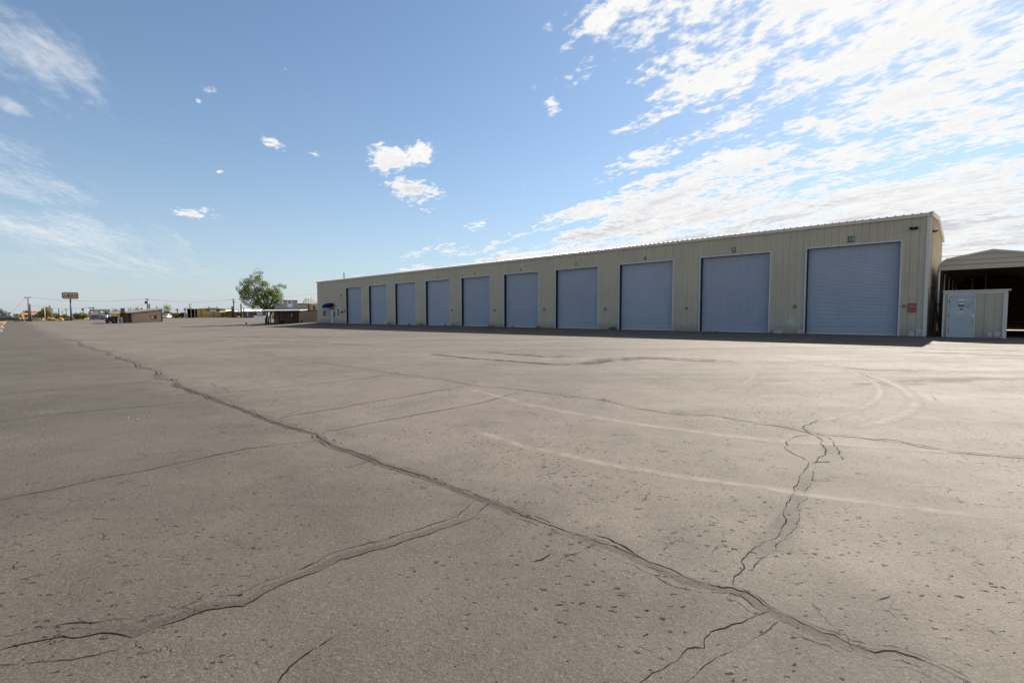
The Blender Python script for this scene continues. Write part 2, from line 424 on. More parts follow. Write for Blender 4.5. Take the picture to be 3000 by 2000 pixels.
def lines(a, b, st): 
    n = max(1, round((b - a) / st)); return [a + (b - a) * i / n for i in range(n)]
Sx = [-4000, -2000, -1000, -600, -400] + lines(-300, -240, 20) + lines(-240, -120, 4) + lines(-120, 14, 1.) + lines(14, 60, 4) + [60, 100, 200, 400, 900, 2500]
Sy = [-2500, -900, -400, -200, -120, -80, -56] + lines(-48, -34.5, 1.5) + lines(-34.5, 12, 1.) + lines(12, 90, 3) + lines(90, 200, 10) + [200, 280, 400, 700, 1500, 4000]
xi14 = None
def build_ground():
    nx, ny = len(Sx), len(Sy)
    vs = []
    for x in Sx:
        for y in Sy:
            p = W(x, y); vs.append((p.x, p.y, gz(p.x, p.y)))
    lot = set(); fs = []
    for i in range(nx - 1):
        for j in range(ny - 1):
            f = (i * ny + j, (i + 1) * ny + j, (i + 1) * ny + j + 1, i * ny + j + 1)
            fs.append(f)
            cx, cy = (Sx[i] + Sx[i + 1]) / 2, (Sy[j] + Sy[j + 1]) / 2
            p = W(cx, cy)
            yb = 143 + 22 * max(0, min(1, (p.x / max(p.y, 1) + .98) / .3)) + .8 * math.sin(p.x * .21) + .6 * math.sin(p.x * .57)
            if -34.5 < cy < 12 and cx < 14 and p.y < yb and p.y > -30 or (12 < cy < 75 and cx < -81 and p.y < yb): lot.add(len(fs) - 1)
    a = MB(); a.add([(x, y, z - .05) for x, y, z in vs], fs); g = a.build('ground', M_DIRT)
    tag(g, kind='structure')
    idx = {}; nv = []; nf = []
    for k in sorted(lot):
        q = []
        for vi in fs[k]:
            if vi not in idx: idx[vi] = len(nv); nv.append(vs[vi])
            q.append(idx[vi])
        nf.append(tuple(q))
    b = MB(); b.add(nv, nf); o = b.build('parking_lot', M_PAVE); tag(o, kind='structure')
    return o
LOT = build_ground()

# ------------------------------------------------------------------ marks in the pavement: cracks, sealed bands, worn paint, tyre tracks
def mark_mat(name, col, alpha, soft, nscale, nlo, nhi, rough=.75, spec=.3, col2=None):
    m, nt = new_mat(name)
    uvn = nd(nt, 'ShaderNodeUVMap')
    s = nd(nt, 'ShaderNodeSeparateXYZ', {0: uvn}, None)
    a = mth(nt, 'ABSOLUTE', mth(nt, 'SUBTRACT', mth(nt, 'MULTIPLY', s.outputs[0], 2.), 1.))
    pos = nd(nt, 'ShaderNodeNewGeometry', out=0)
    n = noise(nt, pos, nscale, 5, .65)
    e = mrange(nt, a, 1., 1. - soft)
    ends = mrange(nt, s.outputs[1], 0., 1.)
    al = mth(nt, 'MULTIPLY', mth(nt, 'MULTIPLY', e, mrange(nt, n, nlo, nhi)), alpha)
    al = mth(nt, 'MULTIPLY', al, ends)
    c = (*col, 1)
    if col2: c = mixc(nt, noise(nt, pos, nscale * 2.5, 4), (*col, 1), (*col2, 1))
    b = nd(nt, 'ShaderNodeBump', {'Height': noise(nt, pos, 110., 3), 'Strength': .35, 'Distance': .006})
    p = principled(nt, c, rough, spec, 0., b)
    t = nd(nt, 'ShaderNodeBsdfTransparent')
    out_surf(nt, nd(nt, 'ShaderNodeMixShader', {0: al, 1: t, 2: p}))
    return m
M_CRACK = mark_mat('open_crack', (.0075, .006, .005), 1., .5, 9., .10, .28, .9, .1)
M_FAINT = mark_mat('hairline_crack', (.010, .0085, .007), .85, .7, 5., .36, .58, .9, .1)
M_SEAL = mark_mat('crack_filler', (.040, .036, .0315), .34, .8, 6., .18, .5, .74, .24, (.052, .046, .040))
M_SEAL2 = mark_mat('old_crack_filler', (.050, .045, .040), .27, .6, 4., .25, .6, .74, .24, (.066, .059, .051))
M_PATCH = mark_mat('dark_stain', (.024, .021, .018), .62, .9, 2.6, .34, .60, .75, .25)
M_DUST = mark_mat('dusty_tyre_track', (.26, .235, .20), .62, 1., 2.5, .18, .6, .74, .22)
M_PAINT = mark_mat('worn_paint_line', (.25, .222, .19), .62, 1., 5., .20, .62, .76, .24)
M_EDGE = mark_mat('crack_edge', (.010, .0085, .007), .8, .6, 12., .40, .52, .9, .1)

def frac(pts, it, k, rnd):
    for _ in range(it):
        q = [pts[0]]
        for a, b in zip(pts, pts[1:]):
            L = (b - a).length; d = (b - a).normalized() if L > 1e-6 else Vector((1, 0, 0))
            n = Vector((-d.y, d.x, 0))
            q += [(a + b) / 2 + n * rnd.uniform(-k, k) * L, b]
        pts = q
        k *= .85
    return pts
STRIPS = {}
from mathutils import noise as mn
import bisect
def surf(X, Y):
    """height of the built ground sheet itself (between its grid lines)"""
    x, y = loc_xy(X, Y)
    i = max(0, min(len(Sx) - 2, bisect.bisect_right(Sx, x) - 1)); j = max(0, min(len(Sy) - 2, bisect.bisect_right(Sy, y) - 1))
    fx = (x - Sx[i]) / (Sx[i + 1] - Sx[i]); fy = (y - Sy[j]) / (Sy[j + 1] - Sy[j])
    h = [gz(*W(Sx[a], Sy[b]).xy) for a, b in ((i, j), (i + 1, j), (i, j + 1), (i + 1, j + 1))]
    return h[0] * (1 - fx) * (1 - fy) + h[1] * fx * (1 - fy) + h[2] * (1 - fx) * fy + h[3] * fx * fy
def strip(kind, px, w, it=3, k=.09, off=0., wv=.5, taper=True, n=1, gap=0., lift=.0008, seed=None, crinkle=None):
    """a ribbon on the ground along picture points; cracks get a fine crumbling wander and an uneven width"""
    line = kind in ('crack', 'edge', 'faint')
    sd_ = seed if seed is not None else len(STRIPS.get(kind, [])) * 13 + 5
    rnd = random.Random(sd_)
    w0, w1 = w if isinstance(w, tuple) else (w, w)
    pts = [at(*p) for p in px]
    pts = [Vector((p.x, p.y, 0)) for p in pts]
    if line: pts = frac(pts, 1, k, rnd)
    elif it: pts = frac(pts, min(it, 1), k, rnd)
    q = [pts[0]]
    for a, b in zip(pts, pts[1:]):
        ds = max(.022, a.length * .0035) if line else max(.1, a.length * .02)
        m = max(1, int((b - a).length / ds))
        q += [a + (b - a) * ((i + 1) / m) for i in range(m)]
    pts = q; N = len(pts)
    cum = [0.]
    for a, b in zip(pts, pts[1:]): cum.append(cum[-1] + (b - a).length)
    L = cum[-1]
    D0 = sum(p.length for p in pts) / N
    cr = (crinkle if crinkle is not None else 1.) * min(1.6, .28 + D0 * .055) if line else 0.
    for t in range(n):
        o = off + (t - (n - 1) / 2) * gap
        vs = []; uvs = []; sv = sd_ * 3.7 + t * 11.1
        for i, p in enumerate(pts):
            d = (pts[min(i + 2, N - 1)] - pts[max(i - 2, 0)]).normalized(); nn = Vector((-d.y, d.x, 0))
            c_ = cum[i]; f = c_ / L
            wd = cr * (.030 * mn.noise(Vector((c_ * 2.3, sv, 0))) + .026 * mn.noise(Vector((c_ * 6.1, sv, 3))) + .022 * mn.noise(Vector((c_ * 17., sv, 7))) + .010 * mn.noise(Vector((c_ * 47., sv, 9))))
            g = 1 + (wv + (.55 if line else 0)) * 1.5 * mn.noise(Vector((c_ * (5. if line else 1.3), sv, 21))) + (.8 * mn.noise(Vector((c_ * 23., sv, 31))) if line else 0)
            ww = (w0 + (w1 - w0) * f) * max(.40 if line else .6, g) * .5
            if taper: ww *= min(1, .25 + min(c_, L - c_) / (.12 if line else .6))
            for sgn in (-1, 1):
                c = p + nn * (o + wd + sgn * ww); vs.append((c.x, c.y, surf(c.x, c.y) + lift)); uvs.append(((sgn + 1) / 2, min(1, min(c_, L - c_) / (.06 if line else .8))))
        STRIPS.setdefault(kind, []).append((vs, [(2 * i, 2 * i + 1, 2 * i + 3, 2 * i + 2) for i in range(N - 1)], uvs))
def flush(kind, name, m):
    b = MB(); b.uv = []
    for vs, fs, uvs in STRIPS.get(kind, []):
        b.add(vs, fs); b.uv += uvs
    return b.build(name, m, LOT)

MAIN1 = [(183, 991), (238, 1014), (272, 1025), (315, 1042), (340, 1050), (404, 1076), (459, 1099), (519, 1116)]
MAIN2 = [(519, 1116), (523, 1131), (570, 1148), (612, 1161), (663, 1182), (723, 1204), (787, 1229), (850, 1250), (927, 1270), (957, 1293), (1000, 1314)]
MAIN3 = [(1000, 1314), (1085, 1342), (1157, 1369), (1221, 1386), (1289, 1412), (1361, 1442), (1446, 1472), (1510, 1497), (1570, 1521), (1663, 1555)]
MAIN4 = [(1663, 1555), (1723, 1576), (1795, 1599), (1850, 1625), (1906, 1648), (2000, 1691), (2085, 1712), (2145, 1723), (2183, 1733), (2238, 1772), (2298, 1801), (2353, 1825), (2408, 1848), (2446, 1857), (2493, 1882), (2557, 1901), (2621, 1901), (2680, 1920), (2765, 1954), (2846, 1997), (2930, 2040)]
MAINL = MAIN2 + MAIN3[1:] + MAIN4[1:]
strip('seal', MAIN2 + MAIN3[1:], (.17, .10), 1, .02, -.02, .25); strip('seal', [MAIN3[-2]] + MAIN4, (.10, .06), 1, .02, -.025, .25)
strip('crack', MAIN1, .03, crinkle=1.6); strip('edge', MAIN1, .03, off=.10, crinkle=1.8)
strip('crack', MAINL, (.015, .0058)); strip('edge', MAINL, (.014, .0045), off=-.055); strip('edge', MAIN2, .012, off=.08, crinkle=1.8)
strip('edge', MAIN3, .009, off=.035, crinkle=.8); strip('edge', MAIN4, .004, off=.018, crinkle=.6); strip('faint', MAIN4, .005, off=-.10, crinkle=.6)
strip('crack', [(1735, 1562), (1780, 1575), (1830, 1600), (1880, 1632), (1906, 1648)], .013, 4, .06)
RB = [(2152, 1727), (2145, 1710), (2150, 1695), (2160, 1686), (2183, 1665), (2172, 1644), (2200, 1610), (2238, 1589), (2276, 1576), (2285, 1555), (2306, 1525), (2306, 1482), (2323, 1444), (2327, 1430), (2340, 1416), (2361, 1369), (2370, 1360), (2366, 1350)]
RB2 = [(2196, 1680), (2247, 1631), (2281, 1587), (2332, 1542), (2340, 1504), (2352, 1470), (2361, 1442), (2383, 1408), (2385, 1374), (2404, 1365)]
RM = [((a[0] + b[0]) / 2, (a[1] + b[1]) / 2) for a, b in zip([RB[2], RB[6], RB[9], RB[11], RB[12], RB[14], RB[15]], [RB2[0], RB2[1], RB2[2], RB2[4], RB2[6], RB2[7], RB2[9]])]
strip('seal2', RM, .17, 2, .03, 0, .35); strip('crack', RB, .0065, 4, .09); strip('edge', RB2, .006, 4, .08)
strip('seal', [(2360, 1352), (2400, 1351), (2440, 1349), (2470, 1347)], .16, 2, .02); strip('seal', [(2395, 1282), (2428, 1305), (2448, 1335), (2462, 1347)], .26, 2, .03)
strip('crack', [(2366, 1350), (2330, 1332), (2298, 1310), (2300, 1295), (2325, 1284), (2349, 1276), (2387, 1274)], .009, 3, .08)
strip('crack', [(2391, 1276), (2404, 1297), (2423, 1314), (2421, 1330), (2395, 1350), (2375, 1358)], .012, 3, .10)
strip('edge', [(2391, 1276), (2425, 1280), (2440, 1295), (2455, 1312), (2468, 1344), (2420, 1353), (2366, 1352)], .016, 3, .06)
strip('crack', [(2387, 1274), (2370, 1267), (2355, 1246), (2375, 1240), (2400, 1229)], .014, 3, .10)
strip('seal', [(2385, 1272), (2368, 1258), (2362, 1246)], .30, 2, .03)
NL = [(604, 1017), (689, 1027), (799, 1042), (850, 1051), (944, 1063), (1000, 1071), (1043, 1078), (1157, 1095), (1213, 1102), (1306, 1112), (1383, 1129), (1510, 1140), (1608, 1153), (1680, 1163), (1757, 1172), (1804, 1180), (1850, 1195), (1935, 1208), (2000, 1216), (2077, 1216), (2170, 1233), (2272, 1248), (2323, 1257), (2387, 1274), (2510, 1282), (2621, 1293), (2782, 1323), (2893, 1335), (3000, 1342), (3120, 1352)]
strip('crack', NL, .016, 3, .07); strip('faint', NL, .016, 3, .10, .07)
strip('edge', [(1757, 1165), (1775, 1172), (1790, 1178)], .04, 3, .1); strip('patch', [(1925, 1208), (1990, 1206), (2060, 1212)], .25, 2, .05)
for px, w in [([(0, 1155), (230, 1136), (468, 1114), (510, 1113)], .03), ([(621, 1155), (672, 1150), (799, 1136), (1000, 1116), (1085, 1106), (1157, 1097)], .025),
              ([(-30, 1241), (51, 1227), (213, 1208), (425, 1191), (578, 1174), (612, 1165)], .024), ([(808, 1227), (872, 1214), (1000, 1194), (1085, 1178), (1234, 1153), (1298, 1142), (1383, 1130)], .026),
              ([(-40, 1468), (157, 1433), (298, 1401), (425, 1378), (591, 1342), (723, 1314), (850, 1299), (935, 1291)], .020), ([(944, 1265), (1000, 1257), (1128, 1231), (1234, 1212), (1340, 1193), (1425, 1176), (1489, 1157), (1544, 1146)], .024)]:
    strip('crack', px, w * .5, 4, .05)
    strip('seal2', px, w * 3.5, 2, .02)
strip('patch', [(425, 1385), (600, 1345), (740, 1316)], .06, 2, .02, -.05)
J4 = [(1447, 1472), (1429, 1476), (1408, 1493), (1378, 1521), (1319, 1542), (1255, 1565), (1183, 1585), (1162, 1597), (1094, 1612), (1000, 1638), (914, 1682), (791, 1729), (744, 1761), (714, 1776), (604, 1784), (510, 1820), (468, 1833), (391, 1865), (353, 1854), (298, 1852), (221, 1869), (183, 1863), (64, 1888), (0, 1903), (-60, 1915)]
strip('seal2', J4, .09, 0, .0, -.03, .2); strip('crack', J4, .007, 4, .06); strip('faint', J4, .009, 3, .06, -.10)
strip('faint', [(391, 1868), (345, 1903), (212, 1929), (80, 1938), (-40, 1950)], .007, 3, .05)
J5 = [(2270, 1787), (2264, 1789), (2200, 1806), (2136, 1835), (2081, 1850), (2068, 1869), (2064, 1897), (2017, 1901), (1990, 1931), (1948, 1959), (1884, 1993), (1850, 2020)]
J5b = [(2289, 1814), (2255, 1840), (2204, 1874), (2128, 1912), (2060, 1960), (2000, 2010)]
strip('seal2', [((a[0] + b[0]) / 2, (a[1] + b[1]) / 2) for a, b in zip(J5[::2], J5b)], .13, 2, .03); strip('crack', J5, .0048, 4, .09); strip('edge', J5b, .005, 4, .07)
strip('edge', [(1000, 1857), (974, 1869), (906, 1916), (850, 1954), (829, 1976), (790, 2020)], .008, 4, .09)
strip('patch', [(870, 1880), (930, 1845), (1000, 1815)], .20, 2, .04)
for px in [[(2383, 1123), (2578, 1136), (2723, 1146), (2816, 1159), (3000, 1174), (3100, 1182)], [(2000, 1094), (2085, 1107), (2204, 1112), (2298, 1114), (2383, 1123)], [(2723, 1150), (2750, 1180)],
           [(1157, 1095), (1260, 1073), (1290, 1064)], [(1680, 1163), (1757, 1150), (1870, 1135), (1930, 1112), (1965, 1108), (1955, 1095)], [(1850, 1076), (1900, 1090), (1950, 1105)],
           [(440, 1118), (540, 1144), (560, 1152)], [(614, 1120), (650, 1135), (672, 1150)], [(1110, 1340), (1050, 1362), (1000, 1372)], [(1640, 1640), (1700, 1618), (1745, 1592)],
           [(1545, 1648), (1590, 1640), (1625, 1615)], [(1650, 1630), (1700, 1650)], [(1880, 1470), (1895, 1452), (1900, 1435)], [(1500, 1712), (1475, 1725)], [(1610, 1855), (1655, 1862), (1675, 1872)],
           [(1630, 1920), (1665, 1940)], [(2690, 1580), (2780, 1596)], [(2870, 1826), (2910, 1845), (2935, 1862)], [(2620, 1740), (2560, 1760)], [(2300, 1620), (2345, 1610)]]:
    strip('faint', px, .014, 4, .10)
strip('crack', [(2872, 1840), (2905, 1850), (2918, 1858), (2940, 1866)], .02, 4, .15); strip('crack', [(2940, 1474 + 330), (2975, 1812)], .012, 3, .2)
# dark scuffs
strip('patch', [(1255, 1036), (1383, 1050), (1510, 1059), (1616, 1067), (1723, 1066), (1786, 1057), (1872, 1049), (2000, 1056), (2100, 1060), (2191, 1063)], .55, 2, .03, wv=.3)
strip('patch', [(1255, 1036), (1383, 1050), (1510, 1059), (1616, 1067), (1700, 1070)], .35, 2, .02, wv=.2)
strip('patch', [(1700, 1068), (1786, 1054), (1890, 1047), (2000, 1052), (2180, 1058)], 1.3, 2, .03)
strip('patch', [(600, 985), (780, 988), (860, 985), (990, 988)], .9, 2, .03); strip('patch', [(660, 1000), (760, 998), (900, 1003), (1100, 1012)], .5, 2, .02)
strip('patch', [(1420, 1030), (1600, 1045), (1700, 1044)], .8, 2, .04); strip('patch', [(2640, 1030), (2800, 1035), (3050, 1045)], 1.0, 2, .04); strip('patch', [(2500, 1014), (2700, 1022), (3050, 1030)], .6, 2, .04)
strip('patch', [(2480, 1130), (2700, 1118), (2900, 1108), (3060, 1112)], .8, 2, .04); strip('patch', [(2400, 1070), (2560, 1085), (2760, 1082)], .7, 2, .04)
strip('patch', [(1490, 1930), (1560, 1870), (1640, 1800)], .32, 2, .05); strip('patch', [(2758, 1178), (2785, 1180)], .16, 2, .05); strip('patch', [(1235, 1365), (1300, 1368)], .16, 2, .05)
strip('patch', [(1480, 1463), (1500, 1472)], .10, 2, .05)
strip('patch', [(380, 1500), (480, 1480), (580, 1440)], .10, 2, .03)
# lighter worn paint lines and tyre tracks
strip('paint', [(1340, 1130), (1468, 1163), (1553, 1187), (1723, 1218), (1850, 1240), (2000, 1259), (2255, 1291), (2468, 1301), (2680, 1318), (3000, 1331), (3150, 1340)], .30, 0, .01, wv=.2)
strip('paint', [(1330, 1240), (1425, 1272), (1531, 1306), (1638, 1327), (1765, 1357), (2000, 1397), (2255, 1431), (2370, 1450), (2595, 1478), (2808, 1504), (3000, 1521), (3200, 1540)], .24, 0, .01, wv=.2)
strip('paint', [(2560, 1198), (2638, 1208), (2808, 1220), (3000, 1242), (3120, 1256)], .30, 0, .01, wv=.2)
strip('paint', [(1700, 1015), (2000, 1040), (2300, 1062), (2600, 1085)], .12, 2, .01, wv=.2)
strip('paint', [(150, 1300), (250, 1294), (350, 1280), (500, 1255)], .09, 2, .01, wv=.2)
strip('paint', [(2700, 1045), (2850, 1056), (3060, 1070)], .2, 2, .01, wv=.2)
T1 = [(2230, 1036), (2383, 1061), (2468, 1080), (2531, 1101), (2570, 1127), (2582, 1148), (2565, 1174), (2510, 1201), (2425, 1227), (2350, 1245)]
T2 = [(2510, 1089), (2595, 1112), (2655, 1144), (2684, 1174), (2676, 1197), (2616, 1225), (2531, 1248), (2459, 1261)]
T3 = [(2043, 1042), (2128, 1059), (2187, 1078), (2208, 1097), (2200, 1112), (2162, 1131), (2111, 1144)]
T4 = [(2476, 1038), (2502, 1055), (2504, 1072), (2489, 1085)]
def smooth(px, it=2):
    for _ in range(it):
        q = [px[0]]
        for a, b in zip(px, px[1:]): q += [(a[0] * .75 + b[0] * .25, a[1] * .75 + b[1] * .25), (a[0] * .25 + b[0] * .75, a[1] * .25 + b[1] * .75)]
        px = q + [px[-1]]
    return px
strip('paint', smooth(T1), .26, 0, 0, wv=.1); strip('paint', smooth(T1), .20, 0, 0, wv=.1); strip('paint', smooth(T2), .40, 0, 0, wv=.1); strip('paint', smooth(T2), .32, 0, 0, wv=.1); strip('dust', smooth(T1), .022, 0, 0, n=4, gap=.042, wv=.15); strip('dust', smooth(T2), .028, 0, 0, n=5, gap=.052, wv=.15)
strip('paint', smooth(T3), .2, 0, 0, wv=.2); strip('dust', smooth(T3), .026, 0, 0, n=3, gap=.055, wv=.15); strip('dust', smooth(T4), .03, 0, 0, n=3, gap=.07, wv=.25)
strip('dust', smooth([(2895, 1105), (2950, 1130), (3000, 1150), (3080, 1190)]), .026, 0, 0, n=4, gap=.05, wv=.4)
strip('dust', smooth([(2160, 1150), (2230, 1135), (2260, 1120)]), .025, 0, 0, n=3, gap=.05, wv=.25)
strip('dust', smooth([(2600, 1063), (2660, 1050), (2760, 1040), (2800, 1036)]), .06, 0, 0, n=2, gap=.14, wv=.25)
flush('seal', 'crack_filler', M_SEAL); flush('seal2', 'old_crack_filler', M_SEAL2)
for k_ in ('patch',): 
    for q_ in STRIPS.get(k_, []): q_[0][:] = [(x, y, z + .0004) for x, y, z in q_[0]]
flush('patch', 'stain', M_PATCH)
for k_ in ('paint', 'dust'):
    for n_q, q_ in enumerate(STRIPS[k_]): q_[0][:] = [(x, y, z + .0006 + .00002 * n_q) for x, y, z in q_[0]]
flush('paint', 'worn_paint_line', M_PAINT); flush('dust', 'tyre_track', M_DUST)
for k_ in ('crack', 'faint', 'edge'):
    for q_ in STRIPS[k_]: q_[0][:] = [(x, y, z + .0012) for x, y, z in q_[0]]
flush('faint', 'hairline_crack', M_FAINT); flush('edge', 'crack_edge', M_EDGE); flush('crack', 'crack', M_CRACK)

# ------------------------------------------------------------------ the long warehouse
def siding_mat():
    m, nt = new_mat('beige_metal_siding')
    co = nd(nt, 'ShaderNodeTexCoord', out=3)
    sz = nd(nt, 'ShaderNodeSeparateXYZ', {0: co}, None)
    n1 = noise(nt, co, .45, 6, .6); n2 = noise(nt, mapping(nt, co, (5, 5, .22)), 1.0, 6, .65); n3 = noise(nt, mapping(nt, co, (2, 2, .8)), 2.0, 6, .65)
    v = mrange(nt, mth(nt, 'ADD', mth(nt, 'MULTIPLY', n1, .45), mth(nt, 'MULTIPLY', n2, .55)), .3, .7, .88, 1.10)
    c = mixc(nt, 1., (.455, .405, .305, 1), nd(nt, 'ShaderNodeCombineColor', {0: v, 1: v, 2: v}), 'MULTIPLY')
    # splash dirt thrown up from the paving and run-off marks below the eave
    base = mth(nt, 'MULTIPLY', mrange(nt, mth(nt, 'ADD', sz.outputs[2], mth(nt, 'MULTIPLY', n3, -.9)), .25, -.45), .55)
    c = mixc(nt, base, c, (.20, .165, .125, 1))
    runs = mth(nt, 'MULTIPLY', mth(nt, 'MULTIPLY', mrange(nt, noise(nt, mapping(nt, co, (9, 9, .12)), 1.0, 4, .6), .58, .72), mrange(nt, sz.outputs[2], 4.6, 6.2)), .4)
    c = mixc(nt, runs, c, (.25, .22, .18, 1))
    b = nd(nt, 'ShaderNodeBump', {'Height': noise(nt, mapping(nt, co, (1, 1, .5)), 1.4, 2), 'Strength': .12, 'Distance': .04})
    out_surf(nt, principled(nt, c, mrange(nt, n2, .3, .7, .40, .55), .4, 0., b))
    return m
M_SIDE = siding_mat()
M_TRIM = mat('pale_metal_trim', (.58, .55, .50), .4, .5, var=.06)
M_JAMB = mat('light_jamb_trim', (.50, .52, .55), .35, .5, var=.05)
def door_mat():
    m, nt = new_mat('blue_grey_shutter')
    co = nd(nt, 'ShaderNodeTexCoord', out=3); rn = nd(nt, 'ShaderNodeObjectInfo', out=5)
    off = nd(nt, 'ShaderNodeCombineXYZ', {0: mth(nt, 'MULTIPLY', rn, 40.), 1: 0., 2: 0.})
    p = vmth(nt, 'ADD', co, off)
    n1 = noise(nt, p, .6, 5, .6); n2 = noise(nt, mapping(nt, p, (4, 1, .3)), 1.2, 5, .65); sz = nd(nt, 'ShaderNodeSeparateXYZ', {0: co}, None)
    v = mth(nt, 'MULTIPLY', mrange(nt, mth(nt, 'ADD', mth(nt, 'MULTIPLY', n1, .5), mth(nt, 'MULTIPLY', n2, .5)), .3, .7, .92, 1.07), mrange(nt, rn, 0., 1., .95, 1.05, False))
    c = mixc(nt, 1., (.37, .415, .49, 1), nd(nt, 'ShaderNodeCombineColor', {0: v, 1: v, 2: v}), 'MULTIPLY')
    c = mixc(nt, mth(nt, 'MULTIPLY', mrange(nt, mth(nt, 'SUBTRACT', sz.outputs[2], n2), .3, -.5), .35), c, (.24, .22, .20, 1))
    b = nd(nt, 'ShaderNodeBump', {'Height': n1, 'Strength': .1, 'Distance': .05})
    out_surf(nt, principled(nt, c, .42, .45, 0., b))
    return m
M_DOOR = door_mat()
M_DARK = mat('dark_steel', (.02, .018, .018), .6, .3)
M_ROOF = mat('weathered_roof_sheet', (.55, .52, .46), .4, .5, var=.1)
M_GREEN = mat('dark_green_plate', (.04, .085, .07), .4, .4)
M_WHITE = mat('white_paint', (.78, .78, .76), .5, .4, var=.05)
M_BLUE = mat('navy_canvas', (.006, .012, .085), .8, .15, var=.15)
M_LBLUE = mat('pale_blue_door', (.38, .50, .66), .45, .4, var=.06)
M_TAN = mat('tan_box', (.23, .16, .08), .6, .3)
M_RED = mat('red_sign', (.30, .014, .018), .45, .4, var=.1)
M_REPAINT = mat('touch_up_paint', (.60, .60, .58), .5, .4, var=.15, vscale=5)
GL = glass_mat()
LEN, DEP, EAVE, RIDGE, BACKE = 72.0, 7.2, 6.22, 6.42, 5.66
PITCHR = 6.355 / 18
M_OLDN = mat('faded_dark_digit', (.045, .04, .03), .6)
whs = empty('warehouse', C0, ROTZ, 'long beige ribbed metal warehouse with ten numbered roll-up doors', 'warehouse')
DOORS = [(-(3.32 + 6.357 * (10 - i)) - 2.2, -(3.32 + 6.357 * (10 - i)) + 2.2, i) for i in range(1, 11)]
DZ = 4.98
def ribbed(xs0, xs1, rib=.031, rw=.05, rt=.022, pitch=PITCHR, phase=0.):
    """profile points (x, depth) of a ribbed sheet"""
    pts = []
    k = math.ceil((xs0 - phase) / pitch)
    pts.append((xs0, 0.))
    while True:
        c = phase + k * pitch
        if c + rw > xs1: break
        if c - rw > xs0: pts += [(c - rw / 2 - .02, 0.), (c - rt / 2, rib), (c + rt / 2, rib), (c + rw / 2 + .02, 0.), (c + pitch * .36, 0.), (c + pitch * .40, .006), (c + pitch * .5, .006), (c + pitch * .54, 0.)]
        k += 1
    pts = [p for p in pts if p[0] < xs1] + [(xs1, 0.)]
    return pts
b = MB()
edges = [-LEN]
for l, r, i in DOORS: edges += [l, r]
edges.append(0.)
for n_ in range(len(edges) - 1):
    x0, x1 = edges[n_], edges[n_ + 1]
    z0 = DZ if n_ % 2 else -.12
    b.sheet([(x, -d, z0) for x, d in ribbed(x0, x1)], (0, 0, EAVE - z0))
b.build('front_wall', M_SIDE, whs)
gable = [(0, -.12), (DEP, -.12), (DEP, BACKE), (DEP * .47, RIDGE), (0, EAVE)]
def topg(y): return EAVE + (RIDGE - EAVE) * y / (DEP * .47) if y < DEP * .47 else RIDGE + (BACKE - RIDGE) * (y - DEP * .47) / (DEP * .53)
for X, sg in ((0, 1), (-LEN, -1)):
    b = MB(); pr = ribbed(0, DEP)
    vs = [(X + sg * d, y, -.12) for y, d in pr] + [(X + sg * d, y, topg(y)) for y, d in pr]; n = len(pr)
    b.add(vs, [(i, i + 1, n + i + 1, n + i) if sg > 0 else (i + 1, i, n + i, n + i + 1) for i in range(n - 1)])
    b.build('end_wall', M_SIDE, whs)
b = MB(); b.sheet([(x, DEP + d, -.12) for x, d in ribbed(-LEN, 0)], (0, 0, BACKE + .12)); b.build('back_wall', M_SIDE, whs)
b = MB()
pr = ribbed(-LEN - .12, .12, rib=.045, rw=.07, rt=.03)
rows = [(-.16, EAVE + .03), (DEP * .47, RIDGE + .06), (DEP + .16, BACKE + .03)]
vs = [(x, y, z + d) for (y, z) in rows for x, d in pr]; n = len(pr)
b.add(vs, [(k * n + i, k * n + i + 1, (k + 1) * n + i + 1, (k + 1) * n + i) for k in range(2) for i in range(n - 1)])
roof = b.build('roof', M_ROOF, whs)
b = MB(); b.box((-LEN - .06, -.13, EAVE - .13), (.06, -.03, EAVE + .02)); b.box((-LEN - .06, -.16, EAVE + .0), (.06, -.13, EAVE + .035))
b.build('eave_trim', M_TRIM, whs)
for X, sg in ((0, 1), (-LEN, -1)):
    b = MB()
    for (ya, za), (yb, zb) in zip(rows, rows[1:]):
        a0, a1 = (X + .035 * sg, X + .11 * sg) if sg > 0 else (X - .11, X - .035)
        b.add([(a0, ya, za - .17), (a1, ya, za - .17), (a1, yb, zb - .17), (a0, yb, zb - .17), (a0, ya, za + .06), (a1, ya, za + .06), (a1, yb, zb + .06), (a0, yb, zb + .06)],
              [(3, 2, 1, 0), (4, 5, 6, 7), (0, 1, 5, 4), (1, 2, 6, 5), (2, 3, 7, 6), (3, 0, 4, 7)])
    b.build('gable_trim', M_TRIM, whs)
b = MB(); lp = [(-.12, -.04), (.04, -.04), (.04, .10), (.002, .10), (.002, -.002), (-.12, -.002)]
b.add([(x, y, z) for z in (-.12, EAVE - .13) for x, y in lp], [(i, (i + 1) % 6, 6 + (i + 1) % 6, 6 + i) for i in range(6)]); b.build('corner_trim', M_TRIM, whs)
b = MB(); b.box((-LEN - .045, -.045, -.12), (-LEN + .15, -.002, EAVE - .13)); b.build('corner_trim', M_TRIM, whs)
